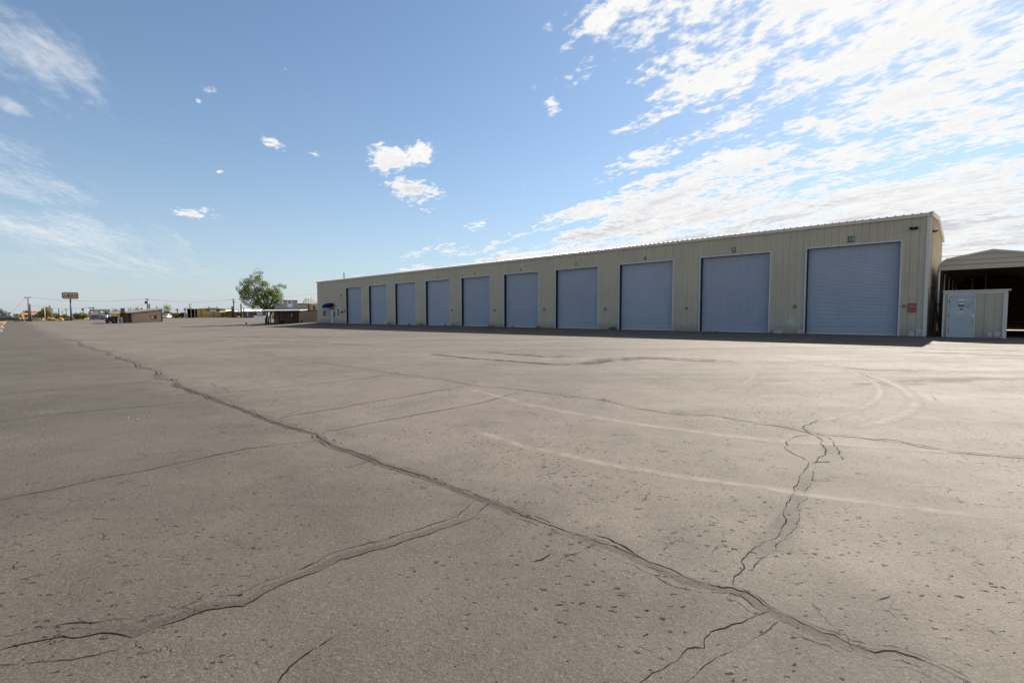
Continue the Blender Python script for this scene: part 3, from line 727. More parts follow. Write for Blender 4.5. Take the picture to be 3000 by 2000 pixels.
# shutter
def shutter_mb(w, h):
    b = MB(); pit = .0775; zb = .42; prof = []
    prof += [(0., 0.), (.0, .17), (.012, .175), (.012, .20), (0., .205), (0., zb)]
    z = zb
    while z < h:
        for q in range(6): prof.append((-.0135 * math.sin(2 * math.pi * q / 6), z + pit * q / 6))
        z += pit
    b.sheet([(0, y, zz) for y, zz in prof], (w, 0, 0)); b.sm = [k > 6 for k in range(len(b.f))]
    return b
DOORLAB = {}
fr = None
for l, r, i in DOORS:
    d = empty('roll_up_door', (l, 0, 0)); d.parent = whs
    w = r - l
    if i == 1:
        b = shutter_mb(w - .12, DZ + .05); cur = b.build('shutter_curtain', M_DOOR, d, (.06, .25, -.02)); cur_me = cur.data
        b = MB(); b.bbox((.02, .225, -.03), (w - .02, .262, .06), .01); bar = b.build('bottom_bar', M_JAMB, d)
        b = MB()
        b.box((0.001, 0, -.12), (.055, .30, DZ)); b.box((w - .055, 0, -.12), (w - .001, .30, DZ)); b.box((.055, 0.03, DZ - .03), (w - .055, .30, DZ + .18))
        gd = b.build('door_guide', M_DARK, d)  # guides and reveals; the near-black colour also carries the recess shade
        b = MB()
        b.box((-.05, -.036, -.12), (.03, -.0015, DZ - .03)); b.box((w - .03, -.036, -.12), (w + .05, -.0015, DZ - .03)); b.box((-.05, -.04, DZ - .03), (w + .05, -.0015, DZ + .05))
        fr = b.build('door_frame', M_JAMB, d)
        protos = [cur, bar, gd, fr]
    else:
        for q in protos:
            c = q.copy(); COL.objects.link(c); c.parent = d
    if i >= 9:
        b = MB(); pw_ = .17 if i < 10 else .30
        b.bbox((w / 2 - pw_ / 2 - .02, -.045, DZ + .16), (w / 2 + pw_ / 2 + .02, -.03, DZ + .47), .006); pl = b.build('number_plate', M_GREEN, d)
        text_obj(str(i), .31, mat('pale_green_digit', (.42, .52, .48), .5), 'number', pl, (w / 2, -.047, DZ + .315), (rad(90), 0, 0))
    else: text_obj(str(i), .30, M_OLDN, 'number', d, (w / 2, -.034, DZ + .30), (rad(90), 0, 0))
    d['label'] = f'blue-grey roll-up door with the number {i} above it'
# little control boxes beside each door, touched-up paint
for px, py in [(2330, 897.5), (2012.7, 903.5), (1775, 905.4), (1595.5, 906), (1450.6, 909), (1324.8, 909), (2649, 896)]:
    x, z = onf(px, py); hb = .055 if px > 2640 else .075; b = MB(); b.bbox((x - hb, -.10, z - hb * 1.4), (x + hb, -.03, z + hb * 1.4), .012)
    b.build('control_box', M_TAN, whs)
def soft_patch(name, base):
    m, nt = new_mat(name)
    uvn = nd(nt, 'ShaderNodeUVMap'); s = nd(nt, 'ShaderNodeSeparateXYZ', {0: uvn}, None)
    co = nd(nt, 'ShaderNodeTexCoord', out=3)
    ex = mth(nt, 'ABSOLUTE', mth(nt, 'SUBTRACT', mth(nt, 'MULTIPLY', s.outputs[0], 2.), 1.))
    ey = s.outputs[1]
    n = noise(nt, mapping(nt, co, (3, 3, 1.5)), 2.2, 6, .6)
    al = mth(nt, 'MULTIPLY', mrange(nt, mth(nt, 'ADD', ex, mth(nt, 'MULTIPLY', n, .5)), 1.2, .8), mrange(nt, mth(nt, 'ADD', ey, mth(nt, 'MULTIPLY', n, .6)), 1.15, .75))
    al = mth(nt, 'MULTIPLY', al, mrange(nt, n, .3, .6, .1, .6))
    p = principled(nt, (*base, 1), .5, .4)
    out_surf(nt, nd(nt, 'ShaderNodeMixShader', {0: al, 1: nd(nt, 'ShaderNodeBsdfTransparent'), 2: p}))
    return m
M_SOFT = soft_patch('touch_up_film', (.72, .73, .72))
def touch(px0, px1, py0, py1, parent=whs, yy=-.035, off=0.):
    x0, z1 = onf((px0), py0, off); x1, z0 = onf(px1, py1, off)
    b = MB(); b.add([(x0, yy, z0), (x1, yy, z0), (x1, yy, z1), (x0, yy, z1)], [(0, 1, 2, 3)]); b.uv = [(0, 0), (1, 0), (1, 1), (0, 1)]
    return b.build('touch_up_paint', M_SOFT, parent)
touch(2264, 2298, 958, 977); touch(2302, 2336, 925, 952); touch(2336, 2356, 958, 979); touch(2657, 2681, 958, 986); touch(2682, 2703, 945, 986)
# office end: awning, door, two windows, plaques
def W_win(px0, px1, py0, py1):
    x0, z1 = onf(px0, py0); x1, z0 = onf(px1, py1)
    b = MB(); t = .09
    b.box((x0, -.07, z0), (x0 + t, -.03, z1)); b.box((x1 - t, -.07, z0), (x1, -.03, z1)); b.box((x0 + t, -.07, z0), (x1 - t, -.03, z0 + t)); b.box((x0 + t, -.07, z1 - t), (x1 - t, -.03, z1))
    w = b.build('window', M_WHITE, whs)
    b = MB(); b.box((x0 + t, -.052, z0 + t), (x1 - t, -.04, z1 - t)); b.build('pane', GL, w)
    b = MB(); xm = (x0 + x1) / 2; b.box((xm - .02, -.065, z0 + t), (xm + .02, -.053, z1 - t)); b.build('mullion', M_TAN, w)
W_win(945, 958, 902.5, 929); W_win(986, 999.5, 902.5, 929)
x0, z1 = onf(969, 903.5); x1, z0 = onf(979, 945)
b = MB(); b.bbox((x0 + .06, -.075, .0), (x1 - .06, -.04, z1 - .06), .01); od = b.build('office_door', M_LBLUE, whs)
b = MB(); b.box((x0, -.085, -.05), (x0 + .06, -.03, z1)); b.box((x1 - .06, -.085, -.05), (x1, -.03, z1)); b.box((x0 + .06, -.085, z1 - .06), (x1 - .06, -.03, z1)); b.build('frame', M_TAN, od)
b = MB(); b.box((x0 + .3, -.085, 1.25), (x1 - .3, -.077, 1.8)); b.build('notice', M_WHITE, od)
b = MB(); b.tube([(x1 - .2, -.09, 1.0), (x1 - .2, -.14, 1.0)], .03); b.build('handle', M_DARK, od)
ax0 = onf(943, 888, -.95)[0]; az1 = onf(960, 888, -.2)[1]; ax1 = onf(981, 902.5)[0]; az0 = onf(960, 902.5, -.95)[1]
b = MB(); prof = []
for q in range(9):
    a = q / 8 * math.pi / 2
    prof.append((-1.0 * math.sin(a) ** .9 - .03, az0 + .28 + (az1 - az0 - .28) * math.cos(a)))
prof.append((-1.03, az0 + .02))
n = len(prof); K = 11; vs = []
for q in range(K):
    t = q / (K - 1); xx = ax0 + (ax1 - ax0) * t
    e = min(t, 1 - t) * (K - 1)
    sc = 1. if e >= 2 else (.93 if e >= 1 else .74)
    for (y, z) in prof: vs.append((xx, -.03 + (y + .03) * (1 if e >= 1 else .9), az0 + (z - az0) * sc))
fs = [(q * n + i, q * n + i + 1, (q + 1) * n + i + 1, (q + 1) * n + i) for q in range(K - 1) for i in range(n - 1)]
o_ = len(vs)
fs.append(tuple(range(n)) + tuple()); fs.append(tuple((K - 1) * n + i for i in range(n - 1, -1, -1)))
b.add(vs, fs, True)
awn = b.build('awning', M_BLUE, whs)
b = MB(); b.box((ax0 + .02, -1.05, az0 - .07), (ax1 - .02, -1.03, az0 + .03)); b.build('valance', mat('valance_trim', (.30, .42, .62), .7, .2), awn)
for px, py, w, h in [(1003, 913.5, .45, .3), (1011, 912, .2, .25), (981, 921, .22, .7), (1000.7, 865, .16, .24)]:
    x, z = onf(px, py); b = MB(); b.bbox((x - w / 2, -.09, z - h / 2), (x + w / 2, -.03, z + h / 2), .02); b.build('wall_box', M_DARK if py < 920 else M_TAN, whs)
# flood lights and vent pipe
def flood(px, py, side=False):
    b = MB(); hs = []
    if not side:
        x, z = onf(px, py); M = Matrix.Translation((x, -.05, z)) @ Matrix.Scale(.72, 4)
    else:
        M = Matrix.Translation((.05, 1.0, onf(2731, 671)[1])) @ Matrix.Rotation(rad(90), 4, 'Z') @ Matrix.Scale(.72, 4)
    b.bbox((-.07, -.10, -.05), (.07, .02, .09), .01, M); f = b.build('wall_light', M_DARK, whs)
    for s in (-1, 1):
        H = M @ Matrix.Translation((s * .13, -.2, .02)) @ Matrix.Rotation(rad(-35), 4, 'X') @ Matrix.Rotation(rad(s * 18), 4, 'Z')
        h = MB(); h.bbox((-.11, -.12, -.035), (.11, .12, .035), .012, H); h.build('lamp_head', M_DARK, f)
flood(2678.5, 671); flood(0, 0, True)
vx, vz = onf(985, 815)
b = MB(); b.tube([(vx, 1.2, EAVE), (vx, 1.2, EAVE + .95)], .07); b.ell((vx, 1.2, EAVE + 1.0), (.11, .11, .09)); b.build('vent_pipe', M_DARK, whs)

# red notice
x0, z1 = onf(2660, 888); x1, z0 = onf(2682.5, 914.5)
sg = empty('notice_sign', W((x0 + x1) / 2, -.032, z0), ROTZ, 'red and white notice sign on the wall right of door 10', 'sign')
w, h = x1 - x0, z1 - z0
b = MB(); b.bbox((-w / 2, -.02, 0), (w / 2, 0, h), .006); b.build('plate', M_RED, sg)
M_INK = mat('sign_ink', (.50, .30, .30), .5, .3); M_INK2 = mat('faded_print', (.30, .06, .10), .5, .3)
b = MB(); b.box((-w * .44, -.024, h * .83), (w * .44, -.0205, h * .90)); b.box((-w * .42, -.024, h * .24), (w * .42, -.0205, h * .285)); b.box((-w * .42, -.024, h * .13), (w * .42, -.0205, h * .165)); b.box((-w * .40, -.024, h * .44), (w * .40, -.0205, h * .74)); b.build('print', M_INK, sg)
b = MB()
for k in range(4):
    q = -w * .36
    while q < w * .34:
        ww = R.uniform(.03, .09); b.box((q, -.0265, h * (.69 - k * .065) - .012), (min(q + ww, w * .37), -.0245, h * (.69 - k * .065) + .012)); q += ww + .02
b.build('small_print', M_INK2, sg)

# ------------------------------------------------------------------ shed on the right
x0 = onf(2761, 985)[0]; x1 = onf(2945, 989)[0]; SH = 2.22; SD = 1.7
sh = empty('utility_shed', W(x0, -.06, 0), ROTZ, 'small flat-roofed beige utility shed with a pale steel door', 'shed')
w = x1 - x0; SB = -.10
b = MB()
dl = onf(2775, 925)[0] - x0; dr = onf(2857, 925)[0] - x0
pit = (w - dr - .16) / 3
def shed_prof(xa, xb, n):
    p = [(xa, 0.)]
    for k in range(1, n): c = xa + (xb - xa) * k / n; p += [(c - .045, 0.), (c - .02, .03), (c + .02, .03), (c + .045, 0.)]
    return p + [(xb, 0.)]
b.sheet([(x, -d, SB) for x, d in [(0, 0), (dl, 0)]], (0, 0, SH - SB)); b.sheet([(x, -d, 2.07) for x, d in [(dl, 0), (dr, 0)]], (0, 0, SH - 2.07)); b.sheet([(x, -d, SB) for x, d in shed_prof(dr, w, 3)], (0, 0, SH - SB))
b.sheet([(w, 0, SB), (w, SD, SB), (0, SD, SB), (0, 0, SB)], (0, 0, SH - SB))
b.build('wall', M_SIDE, sh)
b = MB(); b.bbox((-.06, -.13, SH + .03), (w + .12, SD + .1, SH + .08), .01); b.build('roof', mat('shed_roof', (.62, .60, .55), .4, .5), sh)
b = MB(); b.box((-.02, -.05, SH - .10), (w + .02, -.002, SH + .03)); b.box((w - .12, -.05, SB), (w + .03, -.002, SH - .10)); b.box((-.03, -.05, SB), (.04, -.002, SH - .10)); b.build('trim', M_TRIM, sh)
b = MB(); b.box((dl, -.06, SB), (dl + .06, 0, 2.10)); b.box((dr - .05, -.06, SB), (dr, 0, 2.10)); b.box((dl + .06, -.06, 2.02), (dr - .05, 0, 2.10))
for k in (.3, .62): b.box((dl + (dr - dl) * k - .03, -.065, 2.10), (dl + (dr - dl) * k + .03, -.01, 2.16))
b.build('door_frame', M_JAMB, sh)
M_SDOOR = mat('pale_steel_door', (.41, .445, .46), .42, .45, var=.09, vscale=2., tint=(.37, .42, .455))
b = MB(); b.bbox((dl + .065, -.045, SB + .06), (dr - .055, -.005, 2.015), .008); sdoor = b.build('door', M_SDOOR, sh)
def on_shed(px, py): x, z = onf(px, py, -.06); return x - x0, z
hx, hz = on_shed(2848, 926.5)
b = MB(); b.tube([(hx + .04, -.05, hz), (hx + .04, -.11, hz)], .018); b.bbox((hx - .13, -.125, hz - .014), (hx + .06, -.10, hz + .014), .008); b.bbox((hx + .0, -.06, hz - .07), (hx + .08, -.046, hz + .10), .006); b.build('handle', mat('brushed_steel', (.55, .6, .66), .3, .5, .8), sdoor)
a0, b1 = on_shed(2808.5, 885); a1, b0 = on_shed(2826, 897.5)
b = MB(); b.bbox((a0, -.055, b0), (a1, -.046, b1), .003); plq = b.build('notice', mat('black_notice', (.006, .012, .02), .4, .4), sdoor)
b = MB()
for k in range(3): c = a0 + (a1 - a0) * (.22 + .29 * k); b.ell((c, -.056, b0 + (b1 - b0) * .66), (.035, .004, .055), 8, 6)
b.build('pictogram', M_WHITE, plq)
b = MB(); b.box((a0 + .05, -.058, b0 + .03), (a1 - .02, -.0555, b0 + .055)); b.build('print', mat('blue_print', (.05, .2, .35), .5), plq)
for px, py, rx, rz, m in [(2818.5, 878.6, .16, .035, mat('worn_sticker', (.60, .64, .68), .5)), (2812, 915, .155, .045, mat('white_sticker', (.66, .66, .70), .5))]:
    x, z = on_shed(px, py); b = MB(); b.ell((x, -.047, z), (rx, .005, rz), 16, 8); st = b.build('sticker', m, sdoor)
    if py > 900: b = MB(); b.box((x - .06, -.054, z - .01), (x + .04, -.052, z + .014)); b.build('print', mat('pink_print', (.5, .25, .3), .5), st)
x, z = on_shed(2817, 904); b = MB(); b.box((x - .055, -.052, z - .07), (x + .06, -.046, z + .055)); b.build('sticker', mat('brown_sticker', (.30, .21, .17), .6), sdoor)
for px, py, rr_ in [(2836, 898.5, 0), (2844, 891.5, 25)]:
    x, z = on_shed(px, py); b = MB(); b.box((-.055, -.052, -.017), (.055, -.046, .017), Matrix.Translation((x, 0, z)) @ Matrix.Rotation(rad(-rr_), 4, 'Y')); b.build('sticker', M_TAN, sdoor)
for z in (.35, 1.05, 1.75):
    b = MB(); b.tube([(dl + .062, -.062, z - .06), (dl + .062, -.062, z + .06)], .014); b.build('hinge', M_DARK, sdoor)
for t_ in [touch(2888, 2908, 963, 985, sh, -.034), touch(2910, 2938, 962, 985, sh, -.034)]:
    for vv in t_.data.vertices: vv.co.x -= x0
b = MB(); b.bbox((dr - .1, -.42, -.16), (w + .75, .3, -.015), .02)
tag(b.build('concrete_pad', mat('grey_concrete', (.25, .245, .235), .85, .2, var=.15, bump=.3), None, W(x0, -.06, 0), ROTZ), 'grey concrete pad along the foot of the beige shed', 'pad')

# ------------------------------------------------------------------ steel carport behind the shed
CY0 = 1.3; CLEN = 18.5
out = [onf(px, py, CY0) for px, py in [(2747.5, 792), (2749, 783), (2753, 775), (2762, 766), (2774, 759.5), (2804, 753), (2861, 741), (2910, 731)]]
xm = out[-1][0]
prof = out + [(2 * xm - x, z) for x, z in out[-2::-1]]
xl, xr = prof[0][0], prof[-1][0]; ez = out[0][1]
zb_ = onf(2752, 793, CY0)[1]
cp = empty('carport', W(xm, CY0, 0), ROTZ, 'cream steel carport with a curved-eave roof behind the beige shed', 'carport')
M_CP = mat('cream_carport_sheet', (.50, .43, .32), .4, .45, var=.05, streak=.5)
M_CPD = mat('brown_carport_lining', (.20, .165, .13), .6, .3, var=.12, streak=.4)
M_GALV = mat('galvanised_tube', (.60, .61, .62), .35, .5, .4, var=.06)
P_ = [(x - xm, z) for x, z in prof]; HW = xr - xm
b = MB(); b.sheet([(x, -.12, z) for x, z in P_], (0, CLEN + .12, 0))
b.sheet([(x * .985, -.10, z - .06) for x, z in reversed(P_)], (0, CLEN + .1, 0)); b.build('roof', M_CP, cp)
b = MB()
for (xa, za), (xb, zb) in zip(P_, P_[1:]): b.add([(xa, -.16, za - .07), (xb, -.16, zb - .07), (xb, -.16, zb + .02), (xa, -.16, za + .02), (xa, -.11, za - .07), (xb, -.11, zb - .07), (xb, -.11, zb + .02), (xa, -.11, za + .02)], [(0, 1, 2, 3), (7, 6, 5, 4), (3, 2, 6, 7), (1, 0, 4, 5)])
b.build('roof_edge', mat('cream_edge_trim', (.60, .54, .43), .4, .45), cp)
b = MB()   # horizontal gable sheets, each lapping the one below
levels = [zb_, onf(2800, 776.5, CY0)[1], onf(2800, 764, CY0)[1], onf(2870, 748, CY0)[1] + .05, 99]
def xs_at(z):
    for (xa, za), (xb, zb) in zip(P_, P_[1:]):
        if za <= z <= zb and zb > za: return xa + (xb - xa) * (z - za) / (zb - za)
    return P_[0][0] if z < P_[0][1] else 0
for k in range(4):
    za, zb = levels[k], min(levels[k + 1], P_[len(out) - 1][1])
    zz = [za] + [z for x, z in P_[:len(out)] if za < z < zb] + [zb]
    L_ = [(xs_at(z), z) for z in zz]; L_ = [(x + .02, z) for x, z in L_]
    poly = L_ + [(-x, z) for x, z in reversed(L_)]
    if abs(poly[len(L_) - 1][0]) < .03: poly.pop(len(L_))
    b.prism(poly, -.085 - .0 * k, -.06, Matrix.Translation((0, -.012 * (k % 2) - .004 * k, 0)))
b.build('gable_panel', M_CP, cp)
b = MB()
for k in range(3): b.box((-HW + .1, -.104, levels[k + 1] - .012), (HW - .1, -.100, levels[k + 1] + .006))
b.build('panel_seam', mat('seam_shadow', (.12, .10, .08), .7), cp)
b = MB(); pr = []
z = .02
while z < ez + .9:
    pr += [(z, 0.), (z + .09, 0.), (z + .11, .025), (z + .19, .025), (z + .21, 0.)]; z += .23
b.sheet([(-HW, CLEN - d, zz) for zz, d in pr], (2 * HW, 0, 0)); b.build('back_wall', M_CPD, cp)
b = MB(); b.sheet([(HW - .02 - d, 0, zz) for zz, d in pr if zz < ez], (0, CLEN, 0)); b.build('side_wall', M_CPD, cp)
b = MB()
seg = [.28 + .95 * k for k in range(5)]
lo = 0.0
for q in seg + [CLEN]:
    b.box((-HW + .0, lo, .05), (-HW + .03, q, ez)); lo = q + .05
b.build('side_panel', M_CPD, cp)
for k in range(5):
    y = .03 + 3.5 * k
    for s in (-1, 1):
        b = MB(); b.box((s * (HW - .07) - .03, y, -.1), (s * (HW - .07) + .03, y + .06, ez)); b.build('post', M_GALV, cp)
for x in (-HW * .62, -.25 * HW, .33 * HW):
    b = MB(); b.box((x - .03, CLEN - .14, -.1), (x + .03, CLEN - .08, ez + .7)); b.build('post', M_GALV if x < 0 else M_CPD, cp)
b = MB(); b.tube([(-HW + .12, .2, ez - .02), (-HW + .55, .2, ez + .25)], .03); b.build('brace', M_GALV, cp)

# junk in the gap between warehouse and shed
M_OLDW = mat('dark_old_timber', (.035, .022, .016), .8, .2, var=.3, bump=.4)
M_RUST = mat('rusty_steel', (.055, .028, .018), .8, .2, var=.3)
def thing_tube(name, pts, r, m, label, cat, **k):
    o = Vector(pts[0]); b = MB(); b.tube([Vector(p) - o for p in pts], r, 6, smooth=False); return tag(b.build(name, m, None, o), label, cat)
b = MB(); b.bbox((-.04, -.12, 0), (.04, .12, 2.55), .01, Matrix.Rotation(rad(2.5), 4, 'X') @ Matrix.Rotation(rad(-1.5), 4, 'Y'))
tag(b.build('timber_plank', M_OLDW, None, W(.24, .12, 0), ROTZ), 'dark timber plank standing upright against the warehouse corner', 'plank')
thing_tube('steel_pole', [W(.55, -.05, .05), W(.18, .55, 2.5)], .035, M_RUST, 'rusty pole leaning on the warehouse end wall by the shed', 'pole')
thing_tube('timber_prop', [W(.30, .3, 1.55), W(.62, .1, .05)], .05, M_OLDW, 'dark sloping timber prop in the gap beside the shed', 'timber')
gt = empty('rail_gate', W(.2, 1.0, 0), ROTZ, 'low dark rail gate closing the gap beside the shed', 'gate')
for z in (.9, 1.62):
    b = MB(); b.box((0, 0, z), (.78, .05, z + .055)); b.build('rail', M_DARK, gt)
for x in (0., .74):
    b = MB(); b.box((x, -.02, -.1), (x + .05, .07, 1.72)); b.build('post', M_DARK, gt)
b = MB(); b.bbox((-.05, -.05, 0), (.05, .05, 1.75), .01); b.bbox((-.03, -.03, .0), (.03, .03, .7), .01, Matrix.Translation((.12, -.05, 0)) @ Matrix.Rotation(rad(-9), 4, 'Y'))
tag(b.build('wooden_stake', mat('weathered_yellow_timber', (.34, .22, .07), .75, .2, var=.2), None, W(.47, 2.3, -.02), ROTZ), 'weathered yellow timber stake behind the rail gate', 'stake')
rj = random.Random(3)
for k, (dx_, dy_, lab) in enumerate([(.30, .0, 'heap of dark scrap timber on the ground by the warehouse corner'), (.55, .35, 'dark crumpled tarp lying behind the scrap timber')]):
    b = MB()
    if k == 0:
        for q in range(6):
            b.bbox((-.28, -.03, -.02), (.28, .03, .02), .006, Matrix.Translation((rj.uniform(-.1, .12), rj.uniform(-.1, .1), .03 + q * .035)) @ Matrix.Rotation(rj.uniform(-1, 1), 4, 'Z') @ Matrix.Rotation(rj.uniform(-.15, .15), 4, 'Y'))
    else: b.ell((0, 0, .12), (.26, .3, .2), 12, 7, .18, rj)
    tag(b.build('scrap_heap' if k == 0 else 'tarp', M_RUST if k == 0 else M_OLDW, None, W(dx_, dy_, -.02), ROTZ), lab, 'scrap' if k == 0 else 'tarp')

# ------------------------------------------------------------------ plants
M_BARK = mat('rough_bark', (.055, .042, .032), .9, .2, var=.3, bump=.6)
LM = {'mesquite': leaf_mat('mesquite_leaf', (.055, .09, .028), (.15, .18, .055), .45), 'dark': leaf_mat('dark_leaf', (.025, .05, .02), (.06, .09, .03)), 'olive': leaf_mat('olive_leaf', (.07, .085, .025), (.16, .16, .05)),
      'green': leaf_mat('bright_leaf', (.05, .10, .025), (.14, .19, .05)), 'dry': leaf_mat('dry_leaf', (.16, .11, .035), (.30, .22, .07)), 'brown': leaf_mat('brown_twig', (.12, .075, .035), (.20, .14, .07)), 'yellow': leaf_mat('yellow_flower', (.35, .25, .02), (.45, .30, .02)),
      'palm': leaf_mat('palm_frond', (.035, .06, .02), (.10, .12, .04))}
def leaves(b, blobs, n, size, rnd, thin=1., dens=.55):
    tot = sum(bl[3] * bl[4] * bl[5] for bl in blobs)
    for (cx, cy, cz, rx, ry, rz) in blobs:
        for _ in range(max(3, int(n * rx * ry * rz / tot))):
            while True:
                q = Vector((rnd.uniform(-1, 1), rnd.uniform(-1, 1), rnd.uniform(-1, 1)))
                if q.length < 1: break
            q *= (q.length ** (dens - 1)) if q.length > .05 else 1
            if q.length > 1: q.normalize()
            c = Vector((cx + q.x * rx, cy + q.y * ry, cz + q.z * rz))
            a = Vector((rnd.gauss(0, 1), rnd.gauss(0, 1), rnd.gauss(0, 1) - .4)).normalized()
            bb = a.cross(Vector((rnd.gauss(0, 1), rnd.gauss(0, 1), rnd.gauss(0, 1)))).normalized()
            s = size * rnd.uniform(.6, 1.4)
            a = a * s; bb = bb * s * .45 * thin
            b.add([c - a, c - a * .1 + bb, c + a, c - a * .1 - bb], [(0, 1, 2, 3)])
def plant(name, px, Y, top, width, kind, label, cat, n=260, leaf=None, trunk=True, rnd_seed=1, base=None, group=None, depth=1., thin=1., blobs=5, lowf=.12):
    rnd = random.Random(rnd_seed)
    o = atY(px, Y); m = mpp(Y)
    H = topz(top, Y) - o.z; Wd = width * m
    root = empty(name, o, 0, label, cat, group)
    bl = []
    for k in range(blobs):
        a = rnd.uniform(0, 6.28); r = rnd.uniform(.15, .55)
        rz = H * rnd.uniform(.2, .3)
        bl.append((math.cos(a) * r * Wd * .55, math.sin(a) * r * Wd * .55 * depth, H * rnd.uniform(lowf + .2, .75), Wd * rnd.uniform(.2, .33), Wd * rnd.uniform(.2, .33) * depth, rz))
    bl.append((rnd.uniform(-.1, .1) * Wd, 0, H * .78, Wd * .22, Wd * .22, H * .22)); bl.append((-.33 * Wd, 0, H * .5, Wd * .18, Wd * .18, H * .22)); bl.append((.33 * Wd, 0, H * .46, Wd * .18, Wd * .18, H * .24))
    b = MB(); leaves(b, bl, int(n * 2.2), leaf or max(.10, m * 1.5), rnd, thin, .75); b.build('crown', LM[kind], root)
    if trunk:
        t = MB()
        for q in bl[:4]:
            t.tube([(rnd.uniform(-.05, .05) * Wd * .3, 0, -.1), (q[0] * .35, q[1] * .35, q[2] * .45), (q[0] * .9, q[1] * .9, q[2])], [.03 * H * .7 + .02, .02 * H * .7 + .012, .01], 5)
        t.build('trunk', M_BARK, root)
    return root

# the big mesquite beside the brown building
def big_tree():
    rnd = random.Random(42)
    o = at(780, 947); Y = o.y; m = mpp(Y)
    root = empty('mesquite_tree', o, 0, 'big loose-crowned green tree beside the brown porch building', 'tree')
    def c(px, py, dyy=0.): return Vector(((px - 780) * m, dyy, topz(py, Y) - o.z))
    spots = [(755, 812, .2, 17, 17), (760, 835, .6, 26, 20), (728, 830, -.6, 20, 17), (718, 858, .5, 22, 16), (740, 860, -1, 24, 20), (770, 858, 0, 26, 20), (795, 850, .8, 20, 16), (815, 846, .3, 16, 14),
             (815, 862, -.6, 18, 18), (805, 880, .7, 22, 20), (785, 885, -.5, 22, 16), (748, 885, .9, 20, 15), (730, 884, -.3, 14, 12), (712, 872, .2, 12, 10), (702, 846, 0, 10, 10), (758, 793, 0, 8, 8), (748, 903, .2, 13, 9), (800, 900, -.4, 20, 13), (820, 880, .2, 11, 16), (735, 812, .3, 12, 10), (776, 898, .8, 14, 10), (738, 898, -.6, 9, 8), (790, 832, -.5, 12, 10)]
    bl = []
    for (px, py, dd, rx, rz) in spots:
        v_ = c(px, py, dd); bl.append((v_.x, v_.y, v_.z, rx * m, rx * m * .95, rz * m))
    dense = {4, 5, 8, 9, 10, 11, 17}
    b = MB()
    sub = []
    for i_, q in enumerate(bl):
        for _ in range(9 if i_ in dense else 6):
            d = Vector((rnd.gauss(0, .55), rnd.gauss(0, .55), rnd.gauss(0, .55)))
            s_ = rnd.uniform(.22, .5)
            sub.append((q[0] + d.x * q[3], q[1] + d.y * q[4], q[2] + d.z * q[5], q[3] * s_, q[4] * s_, q[5] * s_))
    leaves(b, sub, 12000, .10, rnd, .9, .8); leaves(b, bl, 3200, .10, rnd, .9, .75); leaves(b, [bl[i_] for i_ in dense], 1500, .11, rnd, .9, .7)
    b.build('crown', LM['mesquite'], root)
    t = MB(); base = Vector((0, 0, -.2)); fork = c(784, 915); 
    t.tube([base, Vector((.03, 0, .9)), (base + fork) / 2 + Vector((.05, 0, .2)), fork], [.24, .19, .17, .14], 8)
    t.tube([Vector((.35, .1, -.2)), Vector((.42, .1, 1.)), c(797, 912, .2)], [.13, .11, .08], 7)
    t.build('trunk', M_BARK, root)
    for i_, q in enumerate(bl):
        e = Vector(q[:3]); st = fork if i_ % 3 else c(797, 912, .2)
        mid = st.lerp(e, .5) + Vector((rnd.uniform(-.25, .25), rnd.uniform(-.25, .25), rnd.uniform(0, .3)))
        l_ = MB(); l_.tube([st, mid, e], [.075, .045, .012], 6)
        for _ in range(4):
            e2 = e + Vector((rnd.gauss(0, q[3] * .7), rnd.gauss(0, q[3] * .7), rnd.gauss(0, q[5] * .7))); m2 = mid.lerp(e, rnd.uniform(.3, .8))
            l_.tube([m2, m2.lerp(e2, .5) + Vector((0, 0, .08)), e2], [.028, .018, .006], 4)
        l_.build('limb', M_BARK, root)
big_tree()

def palm(px, Y, top, label, n=16, size=None):
    o = atY(px, Y); H = topz(top, Y) - o.z; root = empty('palm_tree', o, 0, label, 'palm', 'palms in the distance'); rnd = random.Random(int(px))
    t = MB(); t.tube([(0, 0, -.1), (.05, 0, H * .5), (0, 0, H * .86)], [.22, .17, .15], 8); t.build('trunk', M_BARK, root)
    b = MB(); L = size or H * .26
    for k in range(n):
        a = k * 2.4 + rnd.uniform(-.2, .2); el = rnd.uniform(-.4, 1.1)
        pts_ = []
        for q in range(5):
            s = q / 4; r = L * s * math.cos(el * (1 - .3 * s)); z = L * (s * math.sin(el) - .55 * s * s) + H * .86
            pts_.append(Vector((math.cos(a) * r, math.sin(a) * r, z)))
        w_ = [.06, .16, .20, .15, .02]; side = Vector((-math.sin(a), math.cos(a), 0))
        vs = []
        for p_, ww in zip(pts_, w_): vs += [p_ - side * ww * L * .9, p_ + Vector((0, 0, .03)), p_ + side * ww * L * .9]
        b.add(vs, [(3 * i, 3 * i + 1, 3 * i + 4, 3 * i + 3) for i in range(4)] + [(3 * i + 1, 3 * i + 2, 3 * i + 5, 3 * i + 4) for i in range(4)])
    b.build('crown', LM['palm'], root)
palm(27, 175, 913, 'bushy palm behind the parked dark car by the left edge', 20); palm(520, 185, 903, 'short full palm between the bushes and the yellow building', 18); palm(543, 190, 900, 'slim palm at the left corner of the yellow building', 12)

